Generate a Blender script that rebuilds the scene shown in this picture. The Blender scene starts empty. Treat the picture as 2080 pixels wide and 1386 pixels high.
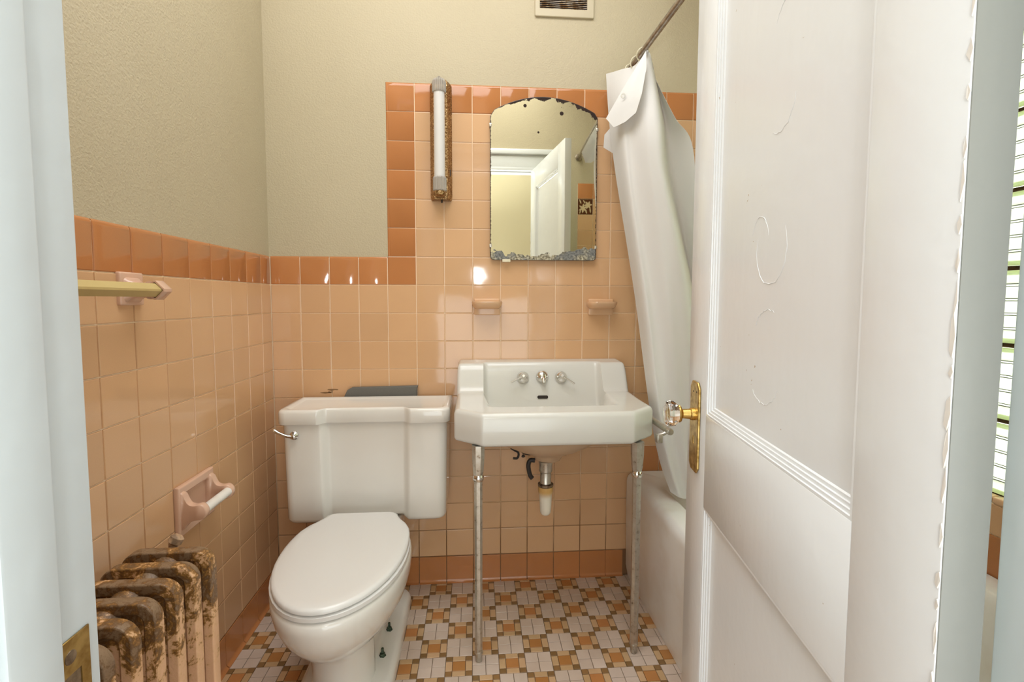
import bpy, bmesh, math, random
from mathutils import Vector, Matrix, noise
random.seed(7)
SC = bpy.context.scene
COL = SC.collection
PI = math.pi
T = 0.1095                     # wall tile pitch (metres)

# ------------------------------------------------------------------ camera
CAMLOC = Vector((0.7767, -1.8948, 1.1484))
YAW, PITCH, ROLL = -0.0770, -0.0650, -0.0020
FPX, PX, PY = 972.995, 0.726, -20.628
cam = bpy.data.cameras.new('camera'); camo = bpy.data.objects.new('camera', cam); COL.objects.link(camo)
cam.sensor_fit = 'HORIZONTAL'; cam.sensor_width = 36.0
cam.lens = FPX / 2080 * 36.0; cam.shift_x = -PX / 2080; cam.shift_y = PY / 2080
cam.clip_start = 0.02
RC = Matrix.Rotation(YAW, 3, 'Z') @ Matrix.Rotation(PITCH, 3, 'X') @ Matrix.Rotation(ROLL, 3, 'Y')
camo.matrix_world = Matrix.Translation(CAMLOC) @ (RC @ Matrix.Rotation(PI / 2, 3, 'X')).to_4x4()
SC.camera = camo

def project(p):
    d = RC.transposed() @ (Vector(p) - CAMLOC)
    if d.y < 0.05: return None
    return 1040 + PX + FPX * d.x / d.y, 693 + PY - FPX * d.z / d.y

# ------------------------------------------------------------------ light
SC.view_settings.view_transform = 'Standard'
SC.view_settings.look = 'None'
SC.view_settings.gamma = 1.0
SC.view_settings.use_curve_mapping = False
SC.view_settings.exposure = 0.20
SC.cycles.caustics_reflective = False; SC.cycles.caustics_refractive = False
SC.cycles.adaptive_threshold = 0.045; SC.cycles.max_bounces = 8; SC.cycles.transmission_bounces = 6; SC.cycles.glossy_bounces = 4
W = bpy.data.worlds.new('world'); SC.world = W; W.use_nodes = True
W.node_tree.nodes['Background'].inputs[0].default_value = (1.0, 1.0, 0.96, 1)
W.node_tree.nodes['Background'].inputs[1].default_value = 4.6

def lamp(name, kind, loc, power, col, size=0.1, size_y=None, aim=None):
    l = bpy.data.lights.new(name, kind); l.energy = power; l.color = col
    if kind == 'AREA':
        l.shape = 'RECTANGLE' if size_y else 'SQUARE'; l.size = size
        if size_y: l.size_y = size_y
    else: l.shadow_soft_size = size
    o = bpy.data.objects.new(name, l); COL.objects.link(o); o.location = loc
    if aim is not None: o.rotation_euler = (Vector(aim) - Vector(loc)).to_track_quat('-Z', 'Y').to_euler()
    return o
# photographer's flash behind the camera, its head tilted up so that it bounces off the ceilings
fl = lamp('flash_lamp', 'SPOT', (0.80, -2.30, 1.36), 150, (0.95, 0.975, 1.0), 0.045, None, (0.80, -2.30 + 0.26, 1.36 + 0.966))
fl.data.spot_size = math.radians(128); fl.data.spot_blend = 1.0
lamp('flash_spill', 'POINT', (0.80, -2.32, 1.36), 8, (0.93, 0.975, 1.0), 0.055)
# added soft fill, no real sources: behind the camera, under hall and bathroom ceilings
lamp('hall_fill', 'AREA', (0.65, -2.92, 0.62), 38, (0.84, 0.945, 1.0), 3.5, 1.1, (0.65, 0, 0.62))
lamp('hall_ceiling_fill', 'AREA', (0.80, -2.35, 2.72), 9, (0.88, 0.97, 1.0), 1.4, 0.9, (0.8, -2.35, 0))
lamp('bathroom_ceiling_fill', 'AREA', (0.70, -0.95, 2.73), 22, (0.97, 0.985, 1.0), 1.25, 1.05, (0.70, -0.95, 0))

# ------------------------------------------------------------------ helpers
WL = {}
def wl(o): return WL[o.name] if o is not None else Vector((0, 0, 0))
def tag(o, label=None, cat=None, group=None, kind=None):
    if label: o['label'] = label
    if cat: o['category'] = cat
    if group: o['group'] = group
    if kind: o['kind'] = kind
    return o
def empty(name, loc, label, cat, group=None, kind=None, rz=0.0):
    o = bpy.data.objects.new(name, None); COL.objects.link(o); o.location = loc
    o.rotation_euler = (0, 0, rz); o.empty_display_size = 0.05
    WL[o.name] = Vector(loc)
    return tag(o, label, cat, group, kind)
def link(name, me, parent=None, loc=None, rot=None, local=False):
    """loc in world coordinates (or in the parent's frame when local)"""
    o = bpy.data.objects.new(name, me); COL.objects.link(o)
    w = Vector(loc) if loc is not None else (wl(parent) if not local else Vector((0, 0, 0)))
    if parent is not None:
        o.parent = parent; o.location = w if local else w - wl(parent)
    else: o.location = w
    if rot: o.rotation_euler = rot
    WL[o.name] = w if not local else Vector((0, 0, 0))
    return o
def smooth(me, ang=35):
    for p in me.polygons: p.use_smooth = True
    try: me.set_sharp_from_angle(angle=math.radians(ang))
    except Exception: pass
def mk(name, bm, mat, parent=None, local=False, ang=35, origin=None, label=None, cat=None, group=None, kind=None):
    """bm holds world coordinates (local coordinates of the parent when local)"""
    bmesh.ops.recalc_face_normals(bm, faces=bm.faces)
    if local: org = Vector((0, 0, 0))
    elif parent is not None: org = Vector(origin) if origin else wl(parent)
    else:
        if origin: org = Vector(origin)
        else:
            xs = [v.co for v in bm.verts]
            org = Vector(((min(v.x for v in xs) + max(v.x for v in xs)) / 2, (min(v.y for v in xs) + max(v.y for v in xs)) / 2, min(v.z for v in xs)))
    for v in bm.verts: v.co -= org
    me = bpy.data.meshes.new(name); bm.to_mesh(me); bm.free()
    if mat is not None:
        for m in (mat if isinstance(mat, (list, tuple)) else [mat]): me.materials.append(m)
    if ang: smooth(me, ang)
    o = link(name, me, parent, None if local else org, None, local)
    return tag(o, label, cat, group, kind)
NB = bmesh.new
def box(bm, a, b, bev=0.0, seg=2):
    x0, y0, z0 = [min(p, q) for p, q in zip(a, b)]; x1, y1, z1 = [max(p, q) for p, q in zip(a, b)]
    r = bmesh.ops.create_cube(bm, size=1.0, matrix=Matrix.Translation(((x0 + x1) / 2, (y0 + y1) / 2, (z0 + z1) / 2)) @ Matrix.Diagonal((x1 - x0, y1 - y0, z1 - z0, 1)))
    if bev > 0:
        es = list({e for v in r['verts'] for e in v.link_edges})
        bmesh.ops.bevel(bm, geom=es, offset=bev, segments=seg, profile=0.5, affect='EDGES')
    return bm
def bridge(bm, A, B, closed=True):
    n = len(A)
    for i in range(n if closed else n - 1):
        j = (i + 1) % n
        try: bm.faces.new((A[i], A[j], B[j], B[i]))
        except ValueError: pass
def loft(bm, rings, cap0=True, cap1=True, closed=True):
    R = [[bm.verts.new(p) for p in ring] for ring in rings]
    for a, b in zip(R, R[1:]): bridge(bm, a, b, closed)
    if cap0: bm.faces.new(R[0])
    if cap1: bm.faces.new(list(reversed(R[-1])))
    return R
def frame_of(d):
    d = Vector(d).normalized(); u = d.cross(Vector((0, 0, 1)))
    if u.length < 1e-4: u = Vector((1, 0, 0))
    u.normalize(); return d, u, d.cross(u).normalized()
def lathe(bm, o, axis, prof, n=24, cap0=True, cap1=True, phase=0.0):
    """prof: list of (distance along axis, radius)"""
    d, u, v = frame_of(axis); o = Vector(o)
    rings = [[o + d * h + (u * math.cos(phase + 2 * PI * k / n) + v * math.sin(phase + 2 * PI * k / n)) * max(r, 1e-5) for k in range(n)] for h, r in prof]
    return loft(bm, rings, cap0, cap1)
def tube(bm, pts, r, n=10, caps=True):
    pts = [Vector(p) for p in pts]; rings = []; pu = None
    for i, p in enumerate(pts):
        d = (pts[min(i + 1, len(pts) - 1)] - pts[max(i - 1, 0)]).normalized()
        if pu is None: _, u, _ = frame_of(d)
        else: u = (pu - d * pu.dot(d)).normalized()
        pu = u; v = d.cross(u); rr = r[i] if isinstance(r, (list, tuple)) else r
        rings.append([p + (u * math.cos(2 * PI * k / n) + v * math.sin(2 * PI * k / n)) * rr for k in range(n)])
    return loft(bm, rings, caps, caps)
def cat(pts, n):
    """Catmull-Rom resampling of a list of vectors to n points, by index"""
    P = [Vector(p) for p in pts]; m = len(P) - 1; out = []
    for k in range(n):
        t = k / (n - 1) * m; i = min(int(t), m - 1); f = t - i
        a, b, c, d = P[max(i - 1, 0)], P[i], P[i + 1], P[min(i + 2, m)]
        out.append(0.5 * ((2 * b) + (c - a) * f + (2 * a - 5 * b + 4 * c - d) * f * f + (3 * b - 3 * c + d - a) * f ** 3))
    return out
def rrect(x0, x1, z0, z1, r, n=5):
    out = []
    for cx, cz, a0 in ((x1 - r, z1 - r, 0), (x0 + r, z1 - r, 90), (x0 + r, z0 + r, 180), (x1 - r, z0 + r, 270)):
        for k in range(n + 1):
            a = math.radians(a0 + 90 * k / n); out.append((cx + r * math.cos(a), cz + r * math.sin(a)))
    return out
def plate_from_loops(loops, thick, bev, res=2):
    """filled 2D outline(s) (first outer, others holes) in XY, with rounded edges -> mesh standing in XZ, thickness along Y"""
    cu = bpy.data.curves.new('outline', 'CURVE'); cu.dimensions = '2D'; cu.fill_mode = 'BOTH'
    cu.extrude = thick / 2 - bev; cu.bevel_depth = bev; cu.bevel_resolution = res; cu.offset = -bev
    for lp in loops:
        s = cu.splines.new('POLY'); s.points.add(len(lp) - 1); s.use_cyclic_u = True
        for q, (x, y) in zip(s.points, lp): q.co = (x, y, 0, 1)
    ob = bpy.data.objects.new('outline', cu); COL.objects.link(ob)
    me = bpy.data.meshes.new_from_object(ob.evaluated_get(bpy.context.evaluated_depsgraph_get()))
    bpy.data.objects.remove(ob); bpy.data.curves.remove(cu)
    me.transform(Matrix.Rotation(PI / 2, 4, 'X'))
    return me
def sstep(a, b, x):
    t = min(1, max(0, (x - a) / (b - a))); return t * t * (3 - 2 * t)

# ------------------------------------------------------------------ materials
def srgb(r, g, b):
    f = lambda c: (c / 255 / 12.92) if c / 255 <= 0.04045 else ((c / 255 + 0.055) / 1.055) ** 2.4
    return (f(r), f(g), f(b), 1)
class MT:
    def __init__(s, name, col=(0.8, 0.8, 0.8, 1), rough=0.5, metal=0.0, spec=0.5, **kw):
        s.m = bpy.data.materials.new(name); s.m.use_nodes = True; s.nt = s.m.node_tree
        s.b = s.nt.nodes['Principled BSDF']; s.out = s.nt.nodes['Material Output']
        s.b.inputs['Base Color'].default_value = col; s.b.inputs['Roughness'].default_value = rough
        s.b.inputs['Metallic'].default_value = metal; s.b.inputs['Specular IOR Level'].default_value = spec
        for k, v in kw.items(): s.b.inputs[k.replace('_', ' ')].default_value = v
    def n(s, t, **kw):
        x = s.nt.nodes.new(t)
        for k, v in kw.items(): setattr(x, k, v)
        return x
    def l(s, a, b): s.nt.links.new(a, b)
    def coord(s, out='Object'):
        return s.n('ShaderNodeTexCoord').outputs[out]
    def world(s): return s.n('ShaderNodeNewGeometry').outputs['Position']
    def noise(s, vec, scale, detail=4, rough=0.55, dist=0.0):
        x = s.n('ShaderNodeTexNoise'); x.inputs['Scale'].default_value = scale; x.inputs['Detail'].default_value = detail
        x.inputs['Roughness'].default_value = rough; x.inputs['Distortion'].default_value = dist
        s.l(vec, x.inputs['Vector']); return x.outputs['Fac']
    def ramp(s, fac, stops):
        x = s.n('ShaderNodeValToRGB'); e = x.color_ramp.elements
        while len(e) < len(stops): e.new(0.5)
        for el, (p, c) in zip(e, stops): el.position = p; el.color = c if len(c) == 4 else (*c, 1)
        s.l(fac, x.inputs['Fac']); return x.outputs['Color']
    def mix(s, fac, a, b, mode='MIX'):
        x = s.n('ShaderNodeMix'); x.data_type = 'RGBA'; x.blend_type = mode
        for sock, v in ((x.inputs['Factor'], fac), (x.inputs[6], a), (x.inputs[7], b)):
            if hasattr(v, 'is_linked') or isinstance(v, bpy.types.NodeSocket): s.l(v, sock)
            else: sock.default_value = v
        return x.outputs[2]
    def math(s, op, a, b=None, c=None):
        x = s.n('ShaderNodeMath', operation=op)
        for i, v in enumerate((a, b, c)):
            if v is None: continue
            if isinstance(v, bpy.types.NodeSocket): s.l(v, x.inputs[i])
            else: x.inputs[i].default_value = v
        return x.outputs[0]
    def sep(s, vec):
        x = s.n('ShaderNodeSeparateXYZ'); s.l(vec, x.inputs[0]); return x.outputs
    def bump(s, h, strength=0.3, dist=0.002):
        x = s.n('ShaderNodeBump'); x.inputs['Strength'].default_value = strength; x.inputs['Distance'].default_value = dist
        s.l(h, x.inputs['Height']); s.l(x.outputs[0], s.b.inputs['Normal']); return x
    def base(s, c): s.l(c, s.b.inputs['Base Color']); return s
    def rough(s, c): s.l(c, s.b.inputs['Roughness']); return s
M = {}
def add(key, mt): M[key] = mt.m; return mt

def glazed(key, a, b, rough=0.07):
    """glazed ceramic: speckle, tiny waviness, tone from tile to tile"""
    t = MT(key, a, rough); w = t.world()
    sp = t.noise(w, 420, 1, 0.7); big = t.noise(w, 9, 0)
    rnd = t.n('ShaderNodeObjectInfo').outputs['Random']
    c = t.mix(t.math('MULTIPLY_ADD', sp, 0.55, t.math('MULTIPLY', big, 0.35)), a, b)
    v = t.n('ShaderNodeHueSaturation'); t.l(c, v.inputs['Color'])
    t.l(t.math('MULTIPLY_ADD', rnd, 0.10, 0.95), v.inputs['Value'])
    t.base(v.outputs[0]); t.bump(t.noise(w, 24, 0), 0.05, 0.004)
    add(key, t)
glazed('tile_light', (0.66, 0.405, 0.225, 1), (0.585, 0.345, 0.18, 1))
glazed('tile_dark', (0.50, 0.205, 0.075, 1), (0.42, 0.165, 0.055, 1))
glazed('ceramic_light', (0.74, 0.48, 0.29, 1), (0.69, 0.43, 0.25, 1), 0.12)
glazed('ceramic_pink', (0.66, 0.43, 0.31, 1), (0.62, 0.39, 0.28, 1), 0.14)

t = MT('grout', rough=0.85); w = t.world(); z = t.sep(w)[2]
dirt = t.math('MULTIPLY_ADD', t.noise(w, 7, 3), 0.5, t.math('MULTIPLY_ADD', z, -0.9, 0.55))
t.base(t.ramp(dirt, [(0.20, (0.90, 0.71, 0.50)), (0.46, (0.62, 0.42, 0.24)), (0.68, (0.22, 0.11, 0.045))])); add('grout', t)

t = MT('plaster', rough=0.62); w = t.world()
n1, n2 = t.noise(w, 210, 2, 0.65), t.noise(w, 3.0, 1)
t.base(t.mix(n2, (0.50, 0.43, 0.295, 1), (0.455, 0.385, 0.255, 1)))
cr = t.n('ShaderNodeTexVoronoi'); cr.inputs['Scale'].default_value = 130; t.l(w, cr.inputs['Vector'])
t.bump(t.math('MULTIPLY_ADD', cr.outputs[0], 0.5, n1), 0.42, 0.003); add('plaster', t)
t = MT('hall_plaster', (0.56, 0.49, 0.33, 1), 0.7); t.bump(t.noise(t.world(), 120, 4), 0.3, 0.002); add('hall_plaster', t)
t = MT('ceiling_paint', (0.80, 0.79, 0.77, 1), 0.8); add('ceiling_paint', t)
t = MT('wood_floor', rough=0.35); w = t.world(); wv = t.n('ShaderNodeTexWave'); wv.inputs['Scale'].default_value = 6; wv.inputs['Distortion'].default_value = 5; t.l(w, wv.inputs['Vector'])
t.base(t.mix(wv.outputs[1], (0.30, 0.16, 0.07, 1), (0.38, 0.21, 0.10, 1))); add('wood_floor', t)

def paint(key, a, b, rough=0.3, bs=0.25):
    t = MT(key, a, rough); w = t.coord()
    mp = t.n('ShaderNodeMapping'); mp.inputs['Scale'].default_value = (60, 60, 3); t.l(w, mp.inputs[0])
    st = t.noise(mp.outputs[0], 1.0, 1); lump = t.noise(w, 26, 2, 0.6)
    chips = t.math('GREATER_THAN', t.noise(w, 38, 3, 0.7), 0.735)
    c = t.mix(t.noise(w, 5, 0), a, b); t.base(t.mix(chips, c, (0.52, 0.44, 0.36, 1)))
    t.bump(t.math('MULTIPLY_ADD', st, 0.35, lump), bs, 0.003); add(key, t)
paint('door_paint', (0.79, 0.81, 0.825, 1), (0.755, 0.775, 0.79, 1), 0.24, 0.20)
paint('edge_grey', (0.28, 0.285, 0.265, 1), (0.25, 0.255, 0.235, 1), 0.45, 0.35)  # hinge edge of the door, darker grey than the leaf
paint('trim_paint', (0.62, 0.675, 0.69, 1), (0.575, 0.63, 0.645, 1), 0.38, 0.30)

t = MT('flake_paint', (0.76, 0.73, 0.685, 1), 0.5); add('flake_paint', t)
t = MT('porcelain', (0.70, 0.665, 0.595, 1), 0.12, Coat_Weight=0.3); t.base(t.mix(t.noise(t.world(), 6, 3), (0.74, 0.715, 0.665, 1), (0.70, 0.67, 0.61, 1))); add('porcelain', t)
t = MT('enamel', (0.64, 0.625, 0.58, 1), 0.16); add('enamel', t)
t = MT('tub_enamel', rough=0.3); w = t.world(); t.base(t.mix(t.ramp(t.noise(w, 6, 4), [(0.42, (0, 0, 0)), (0.72, (1, 1, 1))]), (0.86, 0.85, 0.82, 1), (0.76, 0.70, 0.62, 1))); add('tub_enamel', t)
t = MT('seat_plastic', (0.70, 0.685, 0.655, 1), 0.22); add('seat_plastic', t)
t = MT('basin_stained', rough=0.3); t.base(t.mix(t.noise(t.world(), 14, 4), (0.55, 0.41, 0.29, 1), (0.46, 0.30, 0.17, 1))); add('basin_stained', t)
t = MT('chrome', (0.72, 0.70, 0.66, 1), 0.14, 1.0); add('chrome', t)
t = MT('worn_chrome', rough=0.38, metal=0.85); w = t.world(); nn = t.noise(w, 60, 5, 0.65)
t.base(t.ramp(nn, [(0.28, (0.22, 0.17, 0.12)), (0.42, (0.50, 0.46, 0.39)), (0.70, (0.60, 0.57, 0.51))])); t.rough(t.math('MULTIPLY_ADD', nn, 0.4, 0.15)); add('worn_chrome', t)
t = MT('rusty_pipe', rough=0.5, metal=0.6); t.base(t.ramp(t.noise(t.world(), 90, 5), [(0.35, (0.10, 0.06, 0.035)), (0.6, (0.30, 0.22, 0.14))])); add('rusty_pipe', t)
t = MT('black_iron', (0.025, 0.02, 0.016, 1), 0.6); add('black_iron', t)
t = MT('dark_hole', (0.02, 0.012, 0.008, 1), 0.8); add('dark_hole', t)
t = MT('pvc', rough=0.45); z = t.sep(t.world())[2]; t.base(t.ramp(z, [(0.455, (0.72, 0.66, 0.55)), (0.478, (0.55, 0.33, 0.11))])); add('pvc', t)
t = MT('brass', (0.72, 0.50, 0.16, 1), 0.25, 1.0); add('brass', t)
t = MT('old_brass', rough=0.35, metal=0.9); t.base(t.ramp(t.noise(t.world(), 70, 4), [(0.35, (0.36, 0.22, 0.06)), (0.6, (0.62, 0.44, 0.16))])); add('old_brass', t)
t = MT('knob_glass', (0.97, 0.95, 0.93, 1), 0.02, Transmission_Weight=1.0, IOR=1.5); add('knob_glass', t)
t = MT('rust_plate', rough=0.45, metal=0.75); w = t.world()
t.base(t.ramp(t.noise(w, 190, 5, 0.8), [(0.38, (0.07, 0.03, 0.008)), (0.50, (0.28, 0.14, 0.04)), (0.60, (0.70, 0.52, 0.28))])); t.bump(t.noise(w, 300, 3), 0.4, 0.001); add('rust_plate', t)
t = MT('milk_glass', (0.66, 0.64, 0.62, 1), 0.12, Subsurface_Weight=0.0); add('milk_glass', t)
t = MT('ribbed_glass', (0.74, 0.68, 0.60, 1), 0.12, Transmission_Weight=0.55, IOR=1.4); add('ribbed_glass', t)
t = MT('curtain_vinyl', (0.88, 0.87, 0.85, 1), 0.45)
tr = t.n('ShaderNodeBsdfTranslucent'); tr.inputs[0].default_value = (0.88, 0.87, 0.85, 1); mx = t.n('ShaderNodeMixShader'); mx.inputs[0].default_value = 0.34
t.l(t.b.outputs[0], mx.inputs[1]); t.l(tr.outputs[0], mx.inputs[2]); t.l(mx.outputs[0], t.out.inputs[0]); add('curtain_vinyl', t)
t = MT('ring_plastic', (0.72, 0.66, 0.48, 1), 0.35); add('ring_plastic', t)
t = MT('rod_metal', rough=0.33, metal=0.9); t.base(t.ramp(t.noise(t.world(), 60, 4), [(0.4, (0.34, 0.29, 0.24)), (0.7, (0.52, 0.46, 0.40))])); add('rod_metal', t)
t = MT('yellowed_wood', rough=0.3); t.base(t.mix(t.noise(t.world(), 14, 4), (0.56, 0.43, 0.19, 1), (0.48, 0.35, 0.13, 1))); add('yellowed_wood', t)
t = MT('roller_plastic', (0.78, 0.75, 0.70, 1), 0.25); add('roller_plastic', t)
t = MT('grey_foam', (0.135, 0.13, 0.115, 1), 0.9); t.bump(t.noise(t.world(), 300, 3), 0.4, 0.002); add('grey_foam', t)
t = MT('residue', (0.22, 0.12, 0.05, 1), 0.8); add('residue', t)
t = MT('green_bolt', rough=0.6, metal=0.4); t.base(t.ramp(t.noise(t.world(), 200, 4), [(0.4, (0.015, 0.03, 0.015)), (0.65, (0.10, 0.14, 0.09))])); add('green_bolt', t)
t = MT('vent_paint', (0.50, 0.43, 0.30, 1), 0.5); add('vent_paint', t)
t = MT('vent_slat', rough=0.55, metal=0.3); t.base(t.ramp(t.noise(t.world(), 38, 5, 0.7), [(0.42, (0.22, 0.10, 0.03)), (0.50, (0.50, 0.36, 0.22)), (0.58, (0.66, 0.58, 0.52))])); add('vent_slat', t)
t = MT('glass_block', rough=0.12)
w = t.world(); zz = t.sep(w)[2]
t.base(t.mix(t.noise(w, 60, 3), (0.82, 0.90, 0.78, 1), (0.92, 0.97, 0.88, 1)))
tr = t.n('ShaderNodeBsdfTranslucent'); tr.inputs[0].default_value = (0.90, 0.97, 0.86, 1); mx = t.n('ShaderNodeMixShader'); mx.inputs[0].default_value = 0.85
t.l(t.b.outputs[0], mx.inputs[1]); t.l(tr.outputs[0], mx.inputs[2]); t.l(mx.outputs[0], t.out.inputs[0]); add('glass_block', t)
t = MT('glass_edge', (0.70, 0.74, 0.55, 1), 0.3); tr = t.n('ShaderNodeBsdfTranslucent'); tr.inputs[0].default_value = (0.80, 0.85, 0.64, 1); mx = t.n('ShaderNodeMixShader'); mx.inputs[0].default_value = 0.8
t.l(t.b.outputs[0], mx.inputs[1]); t.l(tr.outputs[0], mx.inputs[2]); t.l(mx.outputs[0], t.out.inputs[0]); add('glass_edge', t)
t = MT('mortar', (0.075, 0.038, 0.018, 1), 0.9); add('mortar', t)
t = MT('flute', (0.10, 0.11, 0.07, 1), 0.5); add('flute', t)

# radiator: pink-beige paint worn to rust, worst on the upper ends of the castings
t = MT('radiator_paint', rough=0.5); w = t.world(); z = t.sep(w)[2]
nz, nf = t.noise(w, 21, 7, 0.72, 0.6), t.noise(w, 110, 5, 0.75)
wear = t.math('ADD', t.math('MULTIPLY_ADD', z, 1.15, -0.63), t.math('MULTIPLY_ADD', nf, 0.32, nz))
t.base(t.ramp(wear, [(0.50, (0.76, 0.47, 0.28)), (0.61, (0.70, 0.43, 0.23)), (0.645, (0.34, 0.17, 0.045)), (0.72, (0.13, 0.062, 0.02)), (0.80, (0.25, 0.165, 0.095)), (0.92, (0.17, 0.10, 0.05))]))
t.rough(t.math('MULTIPLY_ADD', nf, 0.5, 0.2)); t.bump(wear, 0.5, 0.003); add('radiator_paint', t)
t = MT('pipe_paint', rough=0.6); t.base(t.ramp(t.noise(t.world(), 60, 4), [(0.4, (0.22, 0.14, 0.08)), (0.6, (0.50, 0.33, 0.20))])); add('pipe_paint', t)

# mirror: silvering, black creep along the top and grey blooming along the bottom edge
t = MT('mirror_silver', (0.80, 0.80, 0.69, 1), 0.015, 1.0); o = t.coord('Object'); X, Y_, Z = t.sep(o)
nb, ns = t.noise(o, 22, 6, 0.62), t.noise(o, 120, 4, 0.7)
nl = t.noise(o, 11, 5, 0.55)
lo = t.math('LESS_THAN', Z, t.math('MULTIPLY_ADD', nl, 0.15, -0.046))
arch = t.math('SUBTRACT', 0.622, t.math('MULTIPLY', t.math('MULTIPLY', X, X), 1.42))
dtop = t.math('SUBTRACT', arch, Z)
hi = t.math('LESS_THAN', dtop, t.math('MULTIPLY', t.math('MULTIPLY_ADD', nb, 0.10, -0.037), t.math('MULTIPLY_ADD', X, 2.6, 0.75)))
side = t.math('LESS_THAN', t.math('SUBTRACT', 0.2085, t.math('ABSOLUTE', X)), t.math('MULTIPLY_ADD', ns, 0.012, -0.0035))
vo = t.n('ShaderNodeTexVoronoi'); vo.inputs['Scale'].default_value = 15; t.l(o, vo.inputs['Vector'])
spot = t.math('MULTIPLY', t.math('LESS_THAN', vo.outputs[0], 0.075), t.math('GREATER_THAN', t.math('ADD', Z, X), 0.46))
def disc(cx, cz, r):
    a = t.math('SUBTRACT', X, cx); b = t.math('SUBTRACT', Z, cz)
    return t.math('LESS_THAN', t.math('ADD', t.math('MULTIPLY', a, a), t.math('MULTIPLY', b, b)), r * r)
d1, d2 = disc(-0.075, 0.587, 0.0065), disc(0.067, 0.562, 0.0075)
dark = t.math('MAXIMUM', t.math('MAXIMUM', hi, side), t.math('MAXIMUM', spot, t.math('MAXIMUM', d1, d2)))
anyf = t.math('MAXIMUM', dark, lo)
fade = t.n('ShaderNodeBsdfDiffuse')
locol = t.mix(t.ramp(t.noise(o, 16, 3), [(0.45, (0, 0, 0)), (0.58, (1, 1, 1))]), t.ramp(ns, [(0.38, (0.10, 0.085, 0.06)), (0.50, (0.34, 0.31, 0.22)), (0.60, (0.60, 0.56, 0.42))]), t.ramp(ns, [(0.35, (0.10, 0.105, 0.10)), (0.60, (0.26, 0.26, 0.245))]))
t.l(t.mix(dark, locol, (0.045, 0.032, 0.028, 1)), fade.inputs[0])
mx = t.n('ShaderNodeMixShader'); t.l(anyf, mx.inputs[0]); t.l(t.b.outputs[0], mx.inputs[1]); t.l(fade.outputs[0], mx.inputs[2]); t.l(mx.outputs[0], t.out.inputs[0]); add('mirror_silver', t)
t = MT('mirror_edge', (0.05, 0.04, 0.032, 1), 0.4); add('mirror_edge', t)

def mosaic(key, a, b):
    t = MT(key, a, 0.32); w = t.world(); rnd = t.n('ShaderNodeObjectInfo').outputs['Random']
    geo = t.n('ShaderNodeNewGeometry').outputs['Random Per Island']
    c = t.mix(t.math('FRACT', t.math('ADD', rnd, geo)), a, b)
    soil = t.ramp(t.noise(w, 5, 5, 0.6), [(0.35, (1, 1, 1)), (0.75, (0.80, 0.74, 0.66))])
    t.base(t.mix(0.8, c, soil, 'MULTIPLY')); add(key, t)
mosaic('mosaic_white', (0.63, 0.51, 0.43, 1), (0.57, 0.46, 0.385, 1))
mosaic('mosaic_beige', (0.60, 0.385, 0.22, 1), (0.53, 0.35, 0.185, 1))
mosaic('mosaic_orange', (0.50, 0.215, 0.075, 1), (0.42, 0.19, 0.055, 1))
mosaic('mosaic_brown', (0.28, 0.155, 0.06, 1), (0.21, 0.12, 0.045, 1))
t = MT('floor_grout', (0.17, 0.11, 0.06, 1), 0.9); add('floor_grout', t)
t = MT('decor_brown', (0.10, 0.03, 0.010, 1), 0.1); add('decor_brown', t)
t = MT('decor_cream', (0.66, 0.50, 0.30, 1), 0.15); add('decor_cream', t)

# ------------------------------------------------------------------ the room shell
XR, YF, ZC = 2.10, -1.535, 2.75          # right wall, door wall, ceiling
JX0, JX1, JZ = 0.4995, 1.218, 2.050       # clear door opening
HB = -2.95                               # far wall of the hall
PL = 0.005                               # plaster sits this far behind the tile faces
wall_back = mk('wall_back', box(NB(), (-0.12, PL, 0), (XR + 0.14, 0.13, ZC)), M['plaster'], ang=0, label='beige stippled plaster wall behind the sink and toilet, tiled below', cat='wall', kind='structure')
wall_left = mk('wall_left', box(NB(), (-0.12, YF - 0.125, 0), (-PL, PL, ZC)), M['plaster'], ang=0, label='beige plaster wall at the left above a tiled wainscot', cat='wall', kind='structure')
WY0, WY1, WZ0, WZ1 = -1.282, -0.297, 0.640, 2.022
bm = NB()
box(bm, (XR + PL, YF - 0.125, 0), (XR + 0.14, PL, WZ0)); box(bm, (XR + PL, YF - 0.125, WZ1), (XR + 0.14, PL, ZC))
box(bm, (XR + PL, YF - 0.125, WZ0), (XR + 0.14, WY0, WZ1)); box(bm, (XR + PL, WY1, WZ0), (XR + 0.14, PL, WZ1))
wall_right = mk('wall_right', bm, M['plaster'], ang=0, label='tub side wall around the glass block window', cat='wall', kind='structure')
bm = NB(); y0, y1 = YF - PL, YF - 0.125
box(bm, (-PL, y1, 0), (JX0 - 0.02, y0, ZC)); box(bm, (JX1 + 0.02, y1, 0), (XR + PL, y0, ZC)); box(bm, (JX0 - 0.02, y1, JZ + 0.02), (JX1 + 0.02, y0, ZC))
wall_front = mk('wall_front', bm, M['plaster'], ang=0, label='plaster wall with the doorway, seen in the mirror', cat='wall', kind='structure')
ceiling = mk('ceiling', box(NB(), (-1.6, HB - 0.1, ZC), (3.4, 0.13, ZC + 0.1)), M['ceiling_paint'], ang=0, label='plain painted ceiling over bathroom and hall', cat='ceiling', kind='structure')
floor = mk('floor', box(NB(), (-0.12, YF - 0.125, -0.12), (XR + 0.14, 0.13, -0.0035)), M['floor_grout'], ang=0, label='bathroom floor of small mosaic tiles in a basket pattern', cat='floor', kind='structure', origin=(0, 0, -0.12))
mk('floor_hall', box(NB(), (-1.6, HB - 0.1, -0.12), (3.4, YF - 0.125, -0.005)), M['wood_floor'], ang=0, label='hall floor beyond the doorway', cat='floor', kind='structure')
mk('wall_hall', box(NB(), (-1.6, HB - 0.1, 0), (3.4, HB, ZC)), M['hall_plaster'], ang=0, label='tan hall wall seen through the doorway in the mirror', cat='wall', kind='structure')
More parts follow.
